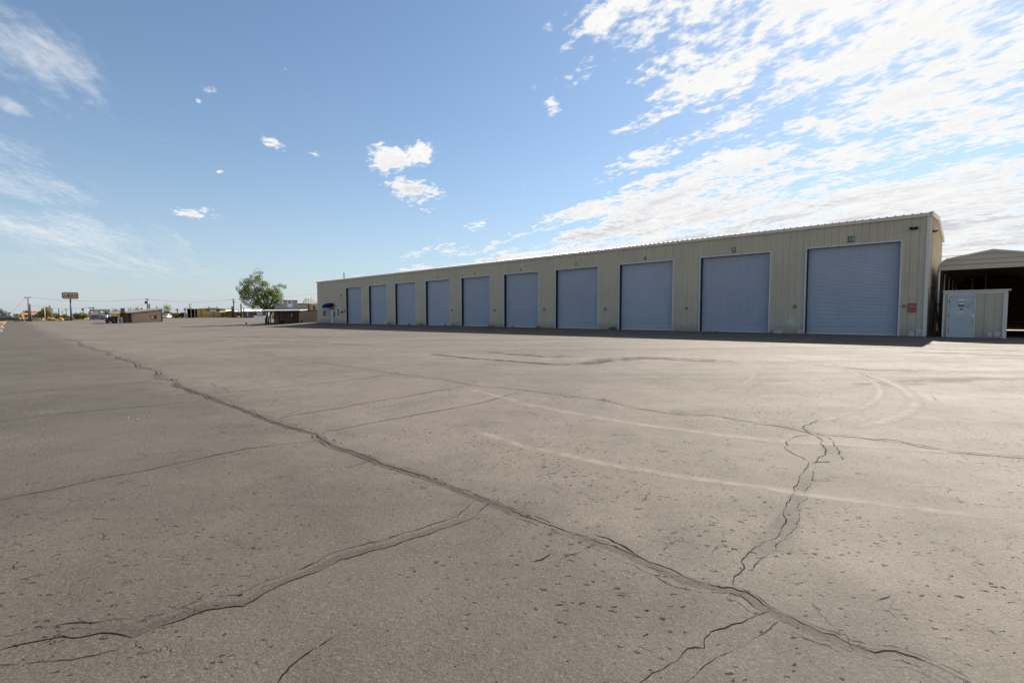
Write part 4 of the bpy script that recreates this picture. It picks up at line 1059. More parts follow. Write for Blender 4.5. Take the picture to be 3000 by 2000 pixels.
M_CACT = mat('saguaro_skin', (.055, .075, .03), .8, .2, var=.2)
def saguaro(px, Y, top, base_py, arms, label, r=.22):
    o = atY(px, Y); H = topz(top, Y) - o.z
    b = MB(); b.tube([(0, 0, -.1), (0, 0, H * .4), (0, 0, H * .92), (0, 0, H)], [r * .8, r, r * .8, r * .3], 10)
    root = empty('saguaro_cactus', o, 0, label, 'cactus', 'saguaro cacti'); b.build('stem', M_CACT, root)
    for s, z0, z1, d in arms:
        a = MB(); a.tube([(0, 0, H * z0), (s * d * .7, 0, H * z0 + .05), (s * d, .02, H * z0 + .45), (s * d, .02, H * z1)], [r * .6, r * .65, r * .7, r * .4], 8); a.build('arm', M_CACT, root)
saguaro(707, 158, 888, 926, [(-1, .28, .52, .75), (1, .25, .55, .7)], 'tall saguaro with two raised arms before the blue-grey building', .24)
saguaro(681, 160, 896, 926, [(1, .4, .62, .5)], 'shorter saguaro beside the double-armed utility pole', .3)
saguaro(715, 162, 900, 926, [(1, .45, .7, .4)], 'dark stubby saguaro just right of the tallest saguaro', .22)
saguaro(415, 178, 900, 930, [(-1, .5, .85, .9), (1, .6, .9, .5)], 'saguaro seen above the pink building roof', .28)

VEG = [  # name, px, Y, top, width, kind, label, category, leaves
    ('tree', 2, 165, 903, 34, 'dark', 'dark tree cut by the left edge of the picture', 'tree', 420),
    ('tree', 47, 185, 917, 26, 'olive', 'olive tree behind the yellow frame of posts', 'tree', 240), ('tree', 74, 180, 908, 30, 'dark', 'dark green tree behind the tiled house', 'tree', 420),
    ('tree', 96, 190, 911, 22, 'dark', 'dark tree right of the short dark pole', 'tree', 240), ('palo_verde_tree', 136, 155, 899, 56, 'olive', 'broad olive-green palo verde tree behind the grey lamp post', 'tree', 1100),
    ('bush', 166, 165, 917, 22, 'dark', 'dark bush right of the palo verde tree', 'bush', 240), ('dry_bush', 196, 146, 932, 30, 'brown', 'dry brown mound of brush left of the sign pole', 'bush', 420), ('dry_bush', 152, 146, 934, 22, 'brown', 'low brown brush under the palo verde tree', 'bush', 240),
    ('bush', 188, 170, 919, 24, 'olive', 'olive bush just left of the sign pole', 'bush', 300), ('bush', 222, 160, 916, 30, 'green', 'light green bush just right of the sign pole', 'bush', 460), ('bush', 243, 160, 914, 32, 'green', 'taller light green bush left of the grey frame', 'bush', 520), ('bush', 206, 155, 926, 20, 'olive', 'low olive bush touching the sign pole', 'bush', 240),
    ('tree', 283, 190, 907, 40, 'olive', 'olive tree seen through the grey frame', 'tree', 300), ('tree', 312, 175, 910, 18, 'dark', 'dark tree behind the right post of the grey frame', 'tree', 200),
    ('flower_bush', 338, 160, 922, 30, 'yellow', 'yellow flowering bush behind the pink building porch', 'bush', 360), ('tree', 338, 180, 903, 34, 'olive', 'thin olive tree above the porch roof', 'tree', 260), ('tree', 388, 180, 899, 34, 'olive', 'thin olive tree behind the brown chimney box', 'tree', 380), ('tree', 402, 185, 898, 16, 'brown', 'bare brown tree behind the pink building roof', 'tree', 120),
    ('tree', 462, 185, 898, 18, 'dry', 'dry tree above the high end of the pink building', 'tree', 110), ('tree', 492, 172, 887, 30, 'olive', 'tall sparse tree right of the pink building', 'tree', 190), ('bush', 492, 168, 911, 34, 'olive', 'yellow-green bush right of the pink building', 'bush', 700), ('bush', 516, 168, 915, 26, 'olive', 'olive bush below the short full palm', 'bush', 420), ('bush', 536, 168, 913, 26, 'green', 'green bush left of the yellow building', 'bush', 420), ('bush', 552, 172, 917, 14, 'olive', 'small bush against the yellow building bay', 'bush', 160),
    ('tree', 560, 200, 898, 20, 'olive', 'tree peeking over the left end of the yellow building', 'tree', 120), ('tree', 672, 190, 903, 24, 'green', 'tree between the yellow building and the saguaros', 'tree', 260), ('tree', 697, 200, 907, 24, 'brown', 'bare brush behind the blue-grey building', 'tree', 160), ('tree', 742, 185, 896, 36, 'green', 'tree behind the white roof of the blue-grey building', 'tree', 320),
    ('bush', 800, 120, 905, 22, 'yellow', 'sunlit yellow-green shrub behind the porch', 'bush', 200), ('tree', 265, 180, 909, 16, 'dry', 'dry tree at the left post of the grey frame', 'tree', 120), ('tree', 815, 130, 889, 20, 'green', 'tree behind the left end of the brown building', 'tree', 220)]
for k, (nm, px, Y, top, wd_, kind, lab, cat, n) in enumerate(VEG):
    plant(nm, px, Y, top, wd_, kind, lab, cat, n, rnd_seed=k + 11, thin=1.2, lowf=.0 if 'bush' in nm else .12)

# ------------------------------------------------------------------ brown false-front building with a porch
M_BRN = mat('brown_board_siding', (.27, .21, .165), .75, .25, var=.1, vscale=1.2, streak=.7)
M_BRN2 = mat('brown_upper_board', (.255, .21, .175), .75, .25, var=.08)
M_TANW = mat('tan_side_boards', (.36, .27, .18), .75, .25, var=.1)
M_PROOF = mat('porch_roof_sheet', (.60, .66, .74), .35, .5, .2, var=.08)
def bframe(px, py):
    return at(px, py)
o = at(850, 947.5); YB = o.y; mB = mpp(YB)
AZB = math.atan2(o.x, o.y)
bb = empty('porch_building', o, -AZB, 'brown false-front building with a dark porch beside the big tree', 'building')
def bx(px, dyy=0.): return (px - 850) / F * (YB + dyy * math.cos(AZB)) * math.cos(AZB)
def bz(py, dyy=0.): return topz(py, YB + dyy * math.cos(AZB)) - OBZ
OBZ = o.z
FD = 3.2   # porch depth: main front sits this far behind
b = MB(); ff = [(bx(806, FD), -.1), (bx(905, FD), -.1), (bx(905, FD), bz(890, FD)), (bx(873, FD), bz(890, FD)), (bx(873, FD), bz(880, FD)), (bx(831.5, FD), bz(880, FD)), (bx(831.5, FD), bz(892.5, FD)), (bx(806, FD), bz(892.5, FD))]
b.prism(ff, FD, FD + .25); b.build('false_front', M_BRN2, bb)
b = MB()
for k in range(14):
    x = bx(806 + k * 7.3, FD); b.box((x, FD - .012, 0), (x + .03, FD - .001, bz(911, FD)))
b.build('batten', M_BARK, bb)
b = MB(); b.box((bx(806, FD) + .05, FD + .25, -.1), (bx(905, FD), FD + 6, bz(893, FD))); b.build('rear_block', M_BRN, bb)
b = MB(); b.box((bx(905, FD), FD - .05, bz(909, FD)), (bx(908, FD), FD + .3, bz(889, FD))); b.box((bx(806, FD) - .06, FD - .03, bz(893.5, FD)), (bx(831, FD), FD + .28, bz(891.8, FD))); b.box((bx(831, FD) - .06, FD - .03, bz(881, FD)), (bx(873.5, FD), FD + .28, bz(879, FD))); b.box((bx(873.5, FD), FD - .03, bz(891, FD)), (bx(905, FD), FD + .28, bz(889, FD))); b.build('parapet_cap', M_OLDW, bb)
b = MB(); b.box((bx(908, FD), FD + .1, -.1), (bx(945, FD), FD + 5, bz(889.5, FD))); b.build('side_wing', M_TANW, bb)
b = MB(); b.box((bx(920, FD), FD + .06, bz(907, FD)), (bx(925, FD), FD + .095, bz(896, FD))); b.build('vent', M_BARK, bb)
b = MB(); b.box((bx(905, FD), FD + .0, bz(911, FD)), (bx(945, FD), FD + .09, bz(909, FD))); b.build('band', M_OLDW, bb)
b = MB(); xs_ = (bx(770, 0), bx(905, FD))
b.add([(bx(768), -.2, bz(911.8)), (bx(880), -.2, bz(910.0)), (bx(905, FD), FD, bz(907.6, FD)), (bx(785, FD), FD, bz(909, FD)), (bx(768), -.2, bz(911.8) + .13), (bx(880), -.2, bz(910.0) + .13), (bx(905, FD), FD, bz(907.6, FD) + .12), (bx(785, FD), FD, bz(909, FD) + .12)],
      [(3, 2, 1, 0), (4, 5, 6, 7), (0, 1, 5, 4), (1, 2, 6, 5), (2, 3, 7, 6), (3, 0, 4, 7)]); b.build('porch_roof', M_PROOF, bb)
b = MB(); b.box((bx(770), -.02, bz(914.5)), (bx(876), .08, bz(912.3))); b.build('porch_beam', M_OLDW, bb)
for px in (784, 794, 805, 819, 834, 848, 861, 872):
    b = MB(); b.box((bx(px) - .07, 0, -.1), (bx(px) + .07, .14, bz(914.5))); b.build('porch_post', M_OLDW, bb)
b = MB(); b.box((bx(794), .03, bz(932)), (bx(872), .09, bz(930.5))); b.box((bx(834), .03, bz(940)), (bx(872), .09, bz(938.8))); b.build('porch_rail', M_OLDW, bb)
b = MB(); b.box((bx(853), FD - .06, bz(928, FD)), (bx(858, FD), FD - .02, bz(917, FD))); b.build('porch_window', M_WHITE, bb)
b = MB(); b.bbox((bx(818), .7, -.05), (bx(832), 1.1, .5), .03); b.build('porch_bench', M_OLDW, bb)
b = MB(); b.prism([(bx(876), -.1), (bx(897), -.1), (bx(897), bz(910)), (bx(876), bz(915.5))], -.25, FD); b.build('lean_to', M_BRN, bb)
b = MB()
for k in range(5): x = bx(876 + 4.2 * k); b.box((x, -.262, -.1), (x + .025, -.251, bz(915.5 - k * 1.2)))
b.box((bx(875.5), -.30, bz(916)), (bx(897), -.251, bz(914.2))) if False else None
b.build('batten', M_BARK, bb)
b = MB(); b.box((bx(897) + .01, .1, -.1), (bx(938), FD, bz(911))); b.build('lower_wing', M_BRN, bb)
b = MB()
for k in range(6): x = bx(899 + 6 * k); b.box((x, .085, -.1), (x + .03, .099, bz(911)))
b.build('batten', M_BARK, bb)
b = MB(); b.ell((bx(884), -.32, .32), (.2, .07, .2), 14, 8); tag(b.build('wheel_rim', M_RUST, None, o, -AZB), 'round rusty wheel leaning on the brown lean-to wall', 'wheel')
b = MB(); b.bbox((bx(843.5, FD), FD - .07, bz(900, FD)), (bx(857, FD), FD - .015, bz(881, FD)), .02); ps = b.build('poster_board', mat('pale_blue_board', (.50, .60, .75), .5, .3), None, o, -AZB); tag(ps, 'pale blue poster board high on the brown false front', 'sign')
b = MB(); b.box((bx(845.5, FD), FD - .08, bz(890, FD)), (bx(855, FD), FD - .071, bz(882, FD))); b.box((bx(846, FD), FD - .08, bz(893.5, FD)), (bx(854.5, FD), FD - .071, bz(892, FD))); b.box((bx(845.5, FD), FD - .08, bz(898, FD)), (bx(855, FD), FD - .071, bz(896.4, FD))); b.build('print', mat('poster_print', (.13, .10, .16), .6), ps)
# white lattice dome behind it
YD = YB + 16; od_ = atY(909, YD); md = mpp(YD)
dm = empty('lattice_dome', od_, 0, 'pale lattice dome frame rising behind the brown building', 'gazebo')
zt, zb2 = topz(872, YD) - od_.z, topz(888, YD) - od_.z; rD = 19 * md
M_LAT = mat('pale_lattice', (.50, .44, .37), .7, .3)
b = MB()
for k in range(7):
    a = math.pi * k / 7; pts_ = []
    for q in range(13):
        t = math.pi * q / 12; pts_.append((rD * math.cos(t) * math.cos(a), rD * math.cos(t) * math.sin(a), zb2 + (zt - zb2) * math.sin(t)))
    b.tube(pts_, .035, 4)
for h in (.3, .6, .85):
    rr_ = rD * math.sqrt(1 - h * h); b.tube([(rr_ * math.cos(q / 16 * 6.283), rr_ * math.sin(q / 16 * 6.283), zb2 + (zt - zb2) * h) for q in range(17)], .03, 4)
b.build('dome_ribs', M_LAT, dm)
b = MB()
for k in range(8): a = k * math.pi / 4; b.tube([(rD * math.cos(a), rD * math.sin(a), -.1), (rD * math.cos(a), rD * math.sin(a), zb2)], .05, 5)
b.build('dome_posts', M_LAT, dm)
b = MB(); b.bbox((-rD - 1.2, -.5, zb2 - .55), (rD + .7, -.2, zb2), .05); b.build('fascia', M_WHITE, dm)

# bollard, kerb
o = at(721.5, 950.5); b = MB(); b.tube([(0, 0, -.05), (0, 0, .36), (0, 0, .40)], [.10, .10, .06], 10); tag(b.build('bollard', M_OLDW, None, o), 'short dark bollard standing alone on the lot', 'bollard')

# ------------------------------------------------------------------ pink building with chimney box
o = at(400, 945); YP = o.y; M_PINK = mat('pink_stucco', (.45, .29, .20), .85, .2, var=.1, bump=.2)
AZP = math.atan2(o.x, o.y); OPZ = o.z
pk = empty('stucco_building', o, -AZP, 'low pink stucco building with sloping white roof and brown chimney', 'building')
def qx(px, d=0.): return (px - 400) / F * YP * math.cos(AZP)
def qz(py, d=0.): return topz(py, YP) - OPZ
b = MB(); b.prism([(qx(384.5), -.2), (qx(476.5), -.2), (qx(476.5), qz(906)), (qx(384.5), qz(916.2))], 0, 7); b.build('wall', M_PINK, pk)
b = MB(); b.prism([(qx(352), -.2), (qx(384.3), -.2), (qx(384.3), qz(916.8)), (qx(352), qz(918))], 1.2, 7); b.build('porch_wall', mat('grey_board_wall', (.25, .20, .17), .8, .2, var=.15, streak=.8), pk)
b = MB(); t = .44
top = [(qx(325), qz(917.6)), (qx(357), qz(917.2)), (qx(385), qz(915.8)), (qx(478.5), qz(905.6))]
b.prism(top + [(x, z + t) for x, z in reversed(top)], -.5, 7.4); b.build('roof', M_WHITE, pk)
b = MB(); b.prism([(x, z - .07) for x, z in top[1:]] + [(x, z) for x, z in reversed(top[1:])], -.45, 0.02); b.build('eave_shade_strip', M_OLDW, pk)  # dark strip stands in for the shade under the eave
b = MB(); b.bbox((qx(355.5), -.95, qz(917)), (qx(368), .2, qz(904)), .04); ch = b.build('chimney', mat('brown_brick_box', (.17, .11, .05), .8, .2, var=.2), pk)
b = MB(); b.box((qx(355.2), -1.0, qz(904)), (qx(368.4), .25, qz(903.2))); b.build('cap', M_OLDW, ch)
for px in (358, 368.5, 383.5):
    b = MB(); b.box((qx(px) - .12, -.3, -.2), (qx(px) + .12, -.06, qz(917))); b.build('post', M_OLDW if px != 370 else M_TANW, pk)
b = MB(); b.box((qx(369.7), -.3, -.2), (qx(371), -.06, qz(917))); b.build('post', M_TANW, pk)
b = MB(); x0_, x1_, z0_, z1_ = qx(442), qx(460.5), qz(934), qz(923)
for A, B_ in [((x0_, -.05, z0_), (x0_ + .12, -.005, z1_)), ((x1_ - .12, -.05, z0_), (x1_, -.005, z1_)), ((x0_ + .12, -.05, z0_), (x1_ - .12, -.005, z0_ + .1)), ((x0_ + .12, -.05, z1_ - .1), (x1_ - .12, -.005, z1_))]: b.box(A, B_)
wn = b.build('window', M_DARK, pk); b = MB(); b.box((x0_ + .12, -.03, z0_ + .1), ((x0_ + x1_) / 2, -.01, z1_ - .1)); b.build('curtain', mat('pale_curtain', (.45, .48, .50), .7), wn); b = MB(); b.box(((x0_ + x1_) / 2, -.03, z0_ + .1), (x1_ - .12, -.01, z1_ - .1)); b.build('pane', GL, wn)
b = MB(); b.tube([(qx(477), -.1, -.1), (qx(477), -.1, qz(905.5))], .09, 8); b.build('downpipe', M_DARK, pk)
b = MB(); b.bbox((qx(429), -.2, qz(917.5)), (qx(431), -.005, qz(915.5)), .02); b.build('wall_light', M_TAN, pk)

# ------------------------------------------------------------------ vehicles
M_TYRE = mat('tyre_rubber', (.012, .012, .012), .85, .2); M_RIM = mat('alloy_rim', (.4, .4, .42), .35, .5, .6)
M_TAIL = mat('red_lamp', (.35, .01, .01), .2, .5); M_HEAD = mat('clear_lamp', (.6, .6, .6), .15, .5)
def car(name, o, rotz, col, label, cat, L=4.6, Wd=1.85, H=1.65, kind='suv'):
    m = mat(name + '_paint_' + '_'.join(str(int(c * 100)) for c in col), col, .22, .5, .1, var=.04)
    r = empty(name, o, rotz, label, cat, None)
    h = L / 2
    if kind == 'suv':
        low = [(-h, .42), (-h + .08, .28), (h - .12, .28), (h, .45), (h - .03, .72), (h - .25, .90), (h - 1.25, 1.02), (-h + .12, 1.02), (-h, .8)]
        cab = [(-h + .14, 1.02), (h - 1.2, 1.02), (h - 1.95, H - .06), (h - 2.3, H), (-h + .55, H), (-h + .30, H - .05)]
    else:
        low = [(-h, .45), (-h + .1, .28), (h - .1, .28), (h, .45), (h - .05, .68), (h - .3, .78), (h - 1.3, .9), (-h + .9, .95), (-h + .1, .9), (-h, .75)]
        cab = [(-h + .7, .93), (h - 1.35, .9), (h - 2.0, H - .04), (h - 2.5, H), (-h + 1.55, H), (-h + 1.2, H - .06)]
    def loft(prof, w0, w1, z0, z1, inset=.05):
        b = MB(); n = len(prof); vs = []
        def hw(z): return (w0 + (w1 - w0) * max(0, min(1, (z - z0) / (z1 - z0)))) / 2
        cx = sum(p[0] for p in prof) / n; cz = sum(p[1] for p in prof) / n
        for f, k in ((-1, 1), (-1, 0), (1, 0), (1, 1)):
            for x, z in prof:
                s_ = 1 - inset * k * .6
                vs.append((cx + (x - cx) * s_, f * (hw(z) - (0 if k else .06)) if k else f * (hw(z) - .05), cz + (z - cz) * s_))
        # rings: outer-left, edge-left, edge-right, outer-right
        for i in range(n):
            x, z = prof[i]
            vs[i] = (cx + (x - cx) * (1 - inset), -hw(z), cz + (z - cz) * (1 - inset)); vs[n + i] = (x, -hw(z) + .07, z); vs[2 * n + i] = (x, hw(z) - .07, z); vs[3 * n + i] = (cx + (x - cx) * (1 - inset), hw(z), cz + (z - cz) * (1 - inset))
        fs = [tuple(range(n)), tuple(range(4 * n - 1, 3 * n - 1, -1))]
        for k in range(3):
            for i in range(n): j = (i + 1) % n; fs.append((k * n + j, k * n + i, (k + 1) * n + i, (k + 1) * n + j))
        b.add(vs, fs); return b
    loft(low, Wd, Wd, 0, 1).build('body', m, r)
    loft(cab, Wd - .12, Wd - .45, cab[0][1], H).build('cabin', m, r)
    # glazing set into the cabin sides, windscreen and rear
    def lerp(a, c, t): return (a[0] + (c[0] - a[0]) * t, a[1] + (c[1] - a[1]) * t)
    zc0 = cab[0][1]
    for sgn in (-1, 1):
        b = MB(); q = [(cab[0][0] + .28, zc0 + .06), (cab[1][0] - .25, zc0 + .06), (cab[2][0] - .05, H - .13), (cab[5][0] + .25, H - .13)]
        def yy(z): return sgn * ((Wd - .12 + (-.33) * (z - zc0) / (H - zc0)) / 2 + .006)
        b.add([(x, yy(z), z) for x, z in q], [(0, 1, 2, 3) if sgn < 0 else (3, 2, 1, 0)]); b.build('side_window', GL, r)
    for (A, B_), nm in (((cab[1], cab[2]), 'windscreen'), ((cab[5], cab[0]), 'rear_window')):
        a_, b_ = lerp(A, B_, .12), lerp(A, B_, .88); s_ = 1 if nm == 'windscreen' else -1
        b = MB(); wa = lambda z: (Wd - .12 - .33 * (z - zc0) / (H - zc0)) / 2 - .12
        b.add([(a_[0] + .012 * s_, -wa(a_[1]), a_[1] + .01), (a_[0] + .012 * s_, wa(a_[1]), a_[1] + .01), (b_[0] + .012 * s_, wa(b_[1]), b_[1] + .01), (b_[0] + .012 * s_, -wa(b_[1]), b_[1] + .01)], [(0, 1, 2, 3)]); b.build(nm, GL, r)
    for sx in (-1, 1):
        for sy in (-1, 1):
            b = MB(); x = sx * (h - .85); y = sy * (Wd / 2 - .12)
            b.tube([(x, y - .11, .33), (x, y + .11, .33)], .33, 16); w_ = b.build('wheel', M_TYRE, r)
            b = MB(); b.tube([(x, y + sy * .10, .33), (x, y + sy * .118, .33)], .2, 12); b.build('rim', M_RIM, w_)
            b = MB(); b.bbox((sx * (h - .06) - .06, sy * (Wd / 2 - .28) - .17, .68), (sx * (h - .06) + .06, sy * (Wd / 2 - .28) + .17, .84), .03); b.build('headlight' if sx > 0 else 'tail_light', M_HEAD if sx > 0 else M_TAIL, r)
    return r
car('parked_car', atY(289, 149), rad(42), (.09, .12, .20), 'blue-grey car with a pale roof under the grey frame', 'car', 4.3, 1.85, 1.6)
cc_ = at(336, 946.5); car('parked_car', cc_, rad(108), (.006, .016, .036), 'dark blue car parked nose-in under the pink building porch', 'car', 4.4, 1.8, 1.5, 'sedan')
car('parked_car', atY(26, 142), rad(44), (.025, .035, .06), 'dark parked car near the left edge beside a yellow frame', 'car', 4.6, 1.85, 1.7)
car('parked_car', atY(492, 166), rad(95), (.70, .70, .70), 'white car among the bushes right of the pink building', 'car', 4.2, 1.8, 1.5, 'sedan')
car('parked_car', atY(313, 156), rad(100), (.62, .64, .66), 'white car just right of the blue-grey car', 'car', 4.2, 1.8, 1.5, 'sedan')
# white rack by the porch
o = at(352, 947); rk = empty('metal_rack', o, rad(38), 'white metal rack standing beside the dark blue car', 'rack'); m_ = mpp(o.y)
for px in (-4.5, 4.5):
    b = MB(); b.box((px * m_ - .04, -.04, 0), (px * m_ + .04, .04, 1.25)); b.build('upright', M_WHITE, rk)
b = MB()
for z in (.25, .6, .95, 1.2): b.box((-4.5 * m_ + .04, -.03, z - .03), (4.5 * m_ - .04, .03, z + .03))
b.build('shelf', M_WHITE, rk)

# ------------------------------------------------------------------ yellow building
YY = 167.; o = atY(605, YY); AZY = math.atan2(o.x, o.y); OYZ = o.z; yb_ = empty('yellow_building', o, -AZY, 'mustard yellow building with a long window band and open left bay', 'building')
M_YEL = mat('mustard_boards', (.40, .31, .10), .8, .2, var=.1, streak=.8)
def yx(px, d=0.): return (px - 605) / F * YY * math.cos(AZY)
def yz(py): return topz(py, YY) - OYZ
b = MB(); b.prism([(yx(578), -.3), (yx(663.5), -.3), (yx(663.5), yz(905)), (yx(650), yz(904)), (yx(625), yz(902.3)), (yx(600), yz(904)), (yx(590), yz(905)), (yx(578), yz(905))], 0, 8); b.build('wall', M_YEL, yb_)
b = MB(); b.prism([(yx(549), yz(905.3)), (yx(579), yz(905.1)), (yx(600), yz(904)), (yx(625), yz(902.3)), (yx(650), yz(904)), (yx(664.5), yz(905)), (yx(664.5), yz(904.2)), (yx(625), yz(901.2)), (yx(579), yz(904.3)), (yx(548), yz(904.5))], -.4, 8.3); b.build('roof', mat('roof_edge_grey', (.40, .42, .38), .6, .3), yb_)
b = MB(); b.box((yx(549), 7, -.3), (yx(578), 7.2, yz(905.4))); b.box((yx(549), 0, -.3), (yx(549) + .2, 7, yz(905.4))); b.build('bay_wall', mat('dark_bay_wall', (.10, .08, .07), .8, .2), yb_)
for px in (550, 561, 571.5):
    b = MB(); b.box((yx(px) - .1, -.1, -.3), (yx(px) + .1, .1, yz(905.3))); b.build('bay_post', mat('pale_timber_post', (.38, .30, .20), .8), yb_)
b = MB(); b.box((yx(605), -.06, yz(912.6)), (yx(649.5), -.01, yz(906))); wb = b.build('window_band', GL, yb_)
b = MB()
for k, px in enumerate((616, 619.5, 623.5, 627, 631, 646)): b.box((yx(px), -.09, yz(912.2)), (yx(px) + .22, -.065, yz(906.4)))
b.build('blind', M_WHITE, wb)
b = MB(); b.box((yx(604), -.12, yz(913.2)), (yx(650), -.005, yz(912.6))); b.build('sill', M_WHITE, wb)
b = MB(); b.bbox((yx(610), 2, yz(904)), (yx(616), 2.8, yz(897)), .04); b.build('roof_cooler', mat('cooler_grey', (.35, .34, .31), .7), yb_)
b = MB(); b.box((yx(590) - .1, -.05, -.2), (yx(590) + .05, -.005, yz(905))); b.box((yx(624.5) - .05, -.2, -.2), (yx(624.5) + .05, -.13, yz(913.5))); b.build('downpipe', M_OLDW, yb_)
b = MB(); b.add([(yx(641), -3, yz(916.3)), (yx(666), -3, yz(914)), (yx(668), 0, yz(911)), (yx(650), 0, yz(911)), (yx(641), -3, yz(916.3) + .18), (yx(666), -3, yz(914) + .18), (yx(668), 0, yz(911) + .18), (yx(650), 0, yz(911) + .18)], [(3, 2, 1, 0), (4, 5, 6, 7), (0, 1, 5, 4), (1, 2, 6, 5), (2, 3, 7, 6), (3, 0, 4, 7)]); b.build('awning', M_TANW, yb_)
b = MB(); b.box((yx(650), -.05, -.2), (yx(654), -.01, yz(919))); b.build('door', M_DARK, yb_)
b = MB(); b.box((yx(655), -.05, .5), (yx(661), -.01, yz(922))); b.build('window', GL, yb_)
b = MB(); b.prism([(yx(664), -.2), (yx(681), -.2), (yx(681), yz(911)), (yx(664), yz(911))], .5, 5); b.build('annexe', M_YEL, yb_)
b = MB(); b.add([(yx(664), -1.5, yz(912.5)), (yx(682), -1.5, yz(911)), (yx(682), 5, yz(908)), (yx(664), 5, yz(908)), (yx(664), -1.5, yz(912.5) + .2), (yx(682), -1.5, yz(911) + .2), (yx(682), 5, yz(908) + .2), (yx(664), 5, yz(908) + .2)], [(3, 2, 1, 0), (4, 5, 6, 7), (0, 1, 5, 4), (1, 2, 6, 5), (2, 3, 7, 6), (3, 0, 4, 7)]); b.build('annexe_roof', M_WHITE, yb_)
b = MB(); b.tube([(yx(637), 1, yz(904)), (yx(637), 1, yz(897))], .07, 6); b.ell((yx(637), 1, yz(899.5)), (.14, .14, .35)); b.build('vent_pipe', M_RUST, yb_)
b = MB(); b.tube([(0, 0, 0), (0, 0, .9), (0, 0, 1.15)], [.62, .62, .3], 14); tk = empty('water_tank', atY(572, YY + 2.5), 0, 'pale round tank inside the open bay of the yellow building', 'tank'); b.build('barrel', mat('pale_tank', (.42, .43, .40), .5), tk); b = MB(); b.tube([(-.7, 0, 1.25), (.1, 0, 1.2)], .09, 6); b.build('spout', M_WHITE, tk)
b = MB(); b.bbox((-.45, -.4, 0), (.45, .4, 1.35), .06); b.bbox((-.40, -.42, 1.35), (.40, .38, 1.45), .04); tag(b.build('storage_cabinet', mat('pale_blue_cabinet', (.42, .50, .62), .5), None, atY(545.5, YY - .5)), 'pale blue cabinet left of the yellow building bay', 'cabinet')
# chain link fence before it
YF = 163.; fo = atY(610, YF); fc = empty('chain_link_fence', fo, -math.atan2(fo.x, fo.y), 'chain-link fence in front of the yellow building', 'fence'); H_ = topz(921.2, YF) - fo.z; mf = mpp(YF) * math.cos(math.atan2(fo.x, fo.y))
for px in (581, 593, 614.5, 624.5, 640, 648):
    b = MB(); b.tube([((px - 610) * mf, 0, -.2), ((px - 610) * mf, 0, H_)], .05, 6); b.build('fence_post', M_DARK, fc)
b = MB(); b.tube([((581 - 610) * mf, 0, H_ - .03), ((648 - 610) * mf, 0, H_ - .03)], .035, 5); b.build('top_rail', M_DARK, fc)
b = MB(); xa, xb = (581 - 610) * mf, (648 - 610) * mf; x = xa - H_
while x < xb:
    for s in (1, -1):
        p0, p1 = (x, 0), (x + H_, H_ - .05)
        t0 = max(0, (xa - x) / H_); t1 = min(1, (xb - x) / H_)
        if t1 > t0: b.tube([(x + H_ * t0, .01 * s, (t0 if s > 0 else 1 - t0) * (H_ - .06)), (x + H_ * t1, .01 * s, (t1 if s > 0 else 1 - t1) * (H_ - .06))], .006, 3, False)
    x += .22
b.build('wire_mesh', M_RUST, fc)
thing_tube('timber_brace', [atY(617, YF - 1) + Vector((0, 0, 0)), atY(614, YF - 1) + Vector((0, 0, 1.0))], .05, M_RUST, 'leaning timber brace at the foot of the chain-link fence', 'timber')

# ------------------------------------------------------------------ blue-grey buildings
YG = 163.
def simple_house(name, px0, px1, top, eave, base_Y, wall, roofm, label, gable=None, ridge=None, depth=8, extra=None):
    pc = (px0 + px1) / 2; o = atY(pc, base_Y); az_ = math.atan2(o.x, o.y); r = empty(name, o, -az_, label, 'house'); m = mpp(base_Y) * math.cos(az_)
    w = (px1 - px0) * m / 2; ze = topz(eave, base_Y) - o.z; zr = topz(top, base_Y) - o.z
    b = MB(); b.box((-w, 0, -.3), (w, depth, ze)); b.build('wall', wall, r)
    b = MB()
    if gable: b.prism([(-w - .4, ze - .1), (w + .4, ze - .1), (w + .4, ze + .1), (0, zr), (-w - .4, ze + .1)], -.5, depth + .4)
    else:
        vs = [(-w - .3, -.8, ze), (w + .3, -.8, ze), (w + .3, depth * .5, zr), (-w - .3, depth * .5, zr), (w + .3, depth + .5, ze), (-w - .3, depth + .5, ze)]
        b.add(vs, [(0, 1, 2, 3), (3, 2, 4, 5), (0, 3, 5), (1, 4, 2), (1, 0, 5, 4)])
        b.box((-w - .3, -.86, ze - .14), (w + .3, -.801, ze + .06))
    b.build('roof', roofm, r)
    for (a, c, t, bt, nm, mm) in (extra or []):
        b = MB(); b.box(((a - pc) * m, -.07, topz(bt, base_Y) - o.z), ((c - pc) * m, -.01, topz(t, base_Y) - o.z)); b.build(nm, mm, r)
    return r
M_SLATE = mat('blue_grey_wall', (.075, .09, .13), .75, .25, var=.12); M_SLATE2 = mat('grey_wall', (.16, .16, .18), .75, .25)
simple_house('blue_house', 712, 780, 905, 912, YG, M_SLATE, M_WHITE, 'blue-grey house with a white roof behind the big tree', extra=[(723, 727.5, 914.5, 926, 'door', mat('pale_door', (.40, .48, .52), .5)), (728, 733, 914.5, 926, 'window', GL), (737, 750, 915.5, 922, 'window', GL), (752.5, 769, 915.5, 922, 'sign_board', mat('pale_board', (.50, .54, .62), .5))])
simple_house('grey_house', 687, 711, 909.5, 913, YG + 4, M_SLATE2, mat('pale_lilac_roof', (.60, .55, .58), .6), 'low grey house between the saguaros', extra=[(689, 698, 916, 922, 'window', GL), (700, 708, 915, 925, 'door', M_SLATE)])
o = atY(762, 158); b = MB(); b.bbox((-19 * mpp(158), 0, -.2), (19 * mpp(158), .25, topz(924.6, 158) - o.z), .03); tag(b.build('garden_wall', M_WHITE, None, o), 'low white wall in front of the blue-grey house', 'wall')
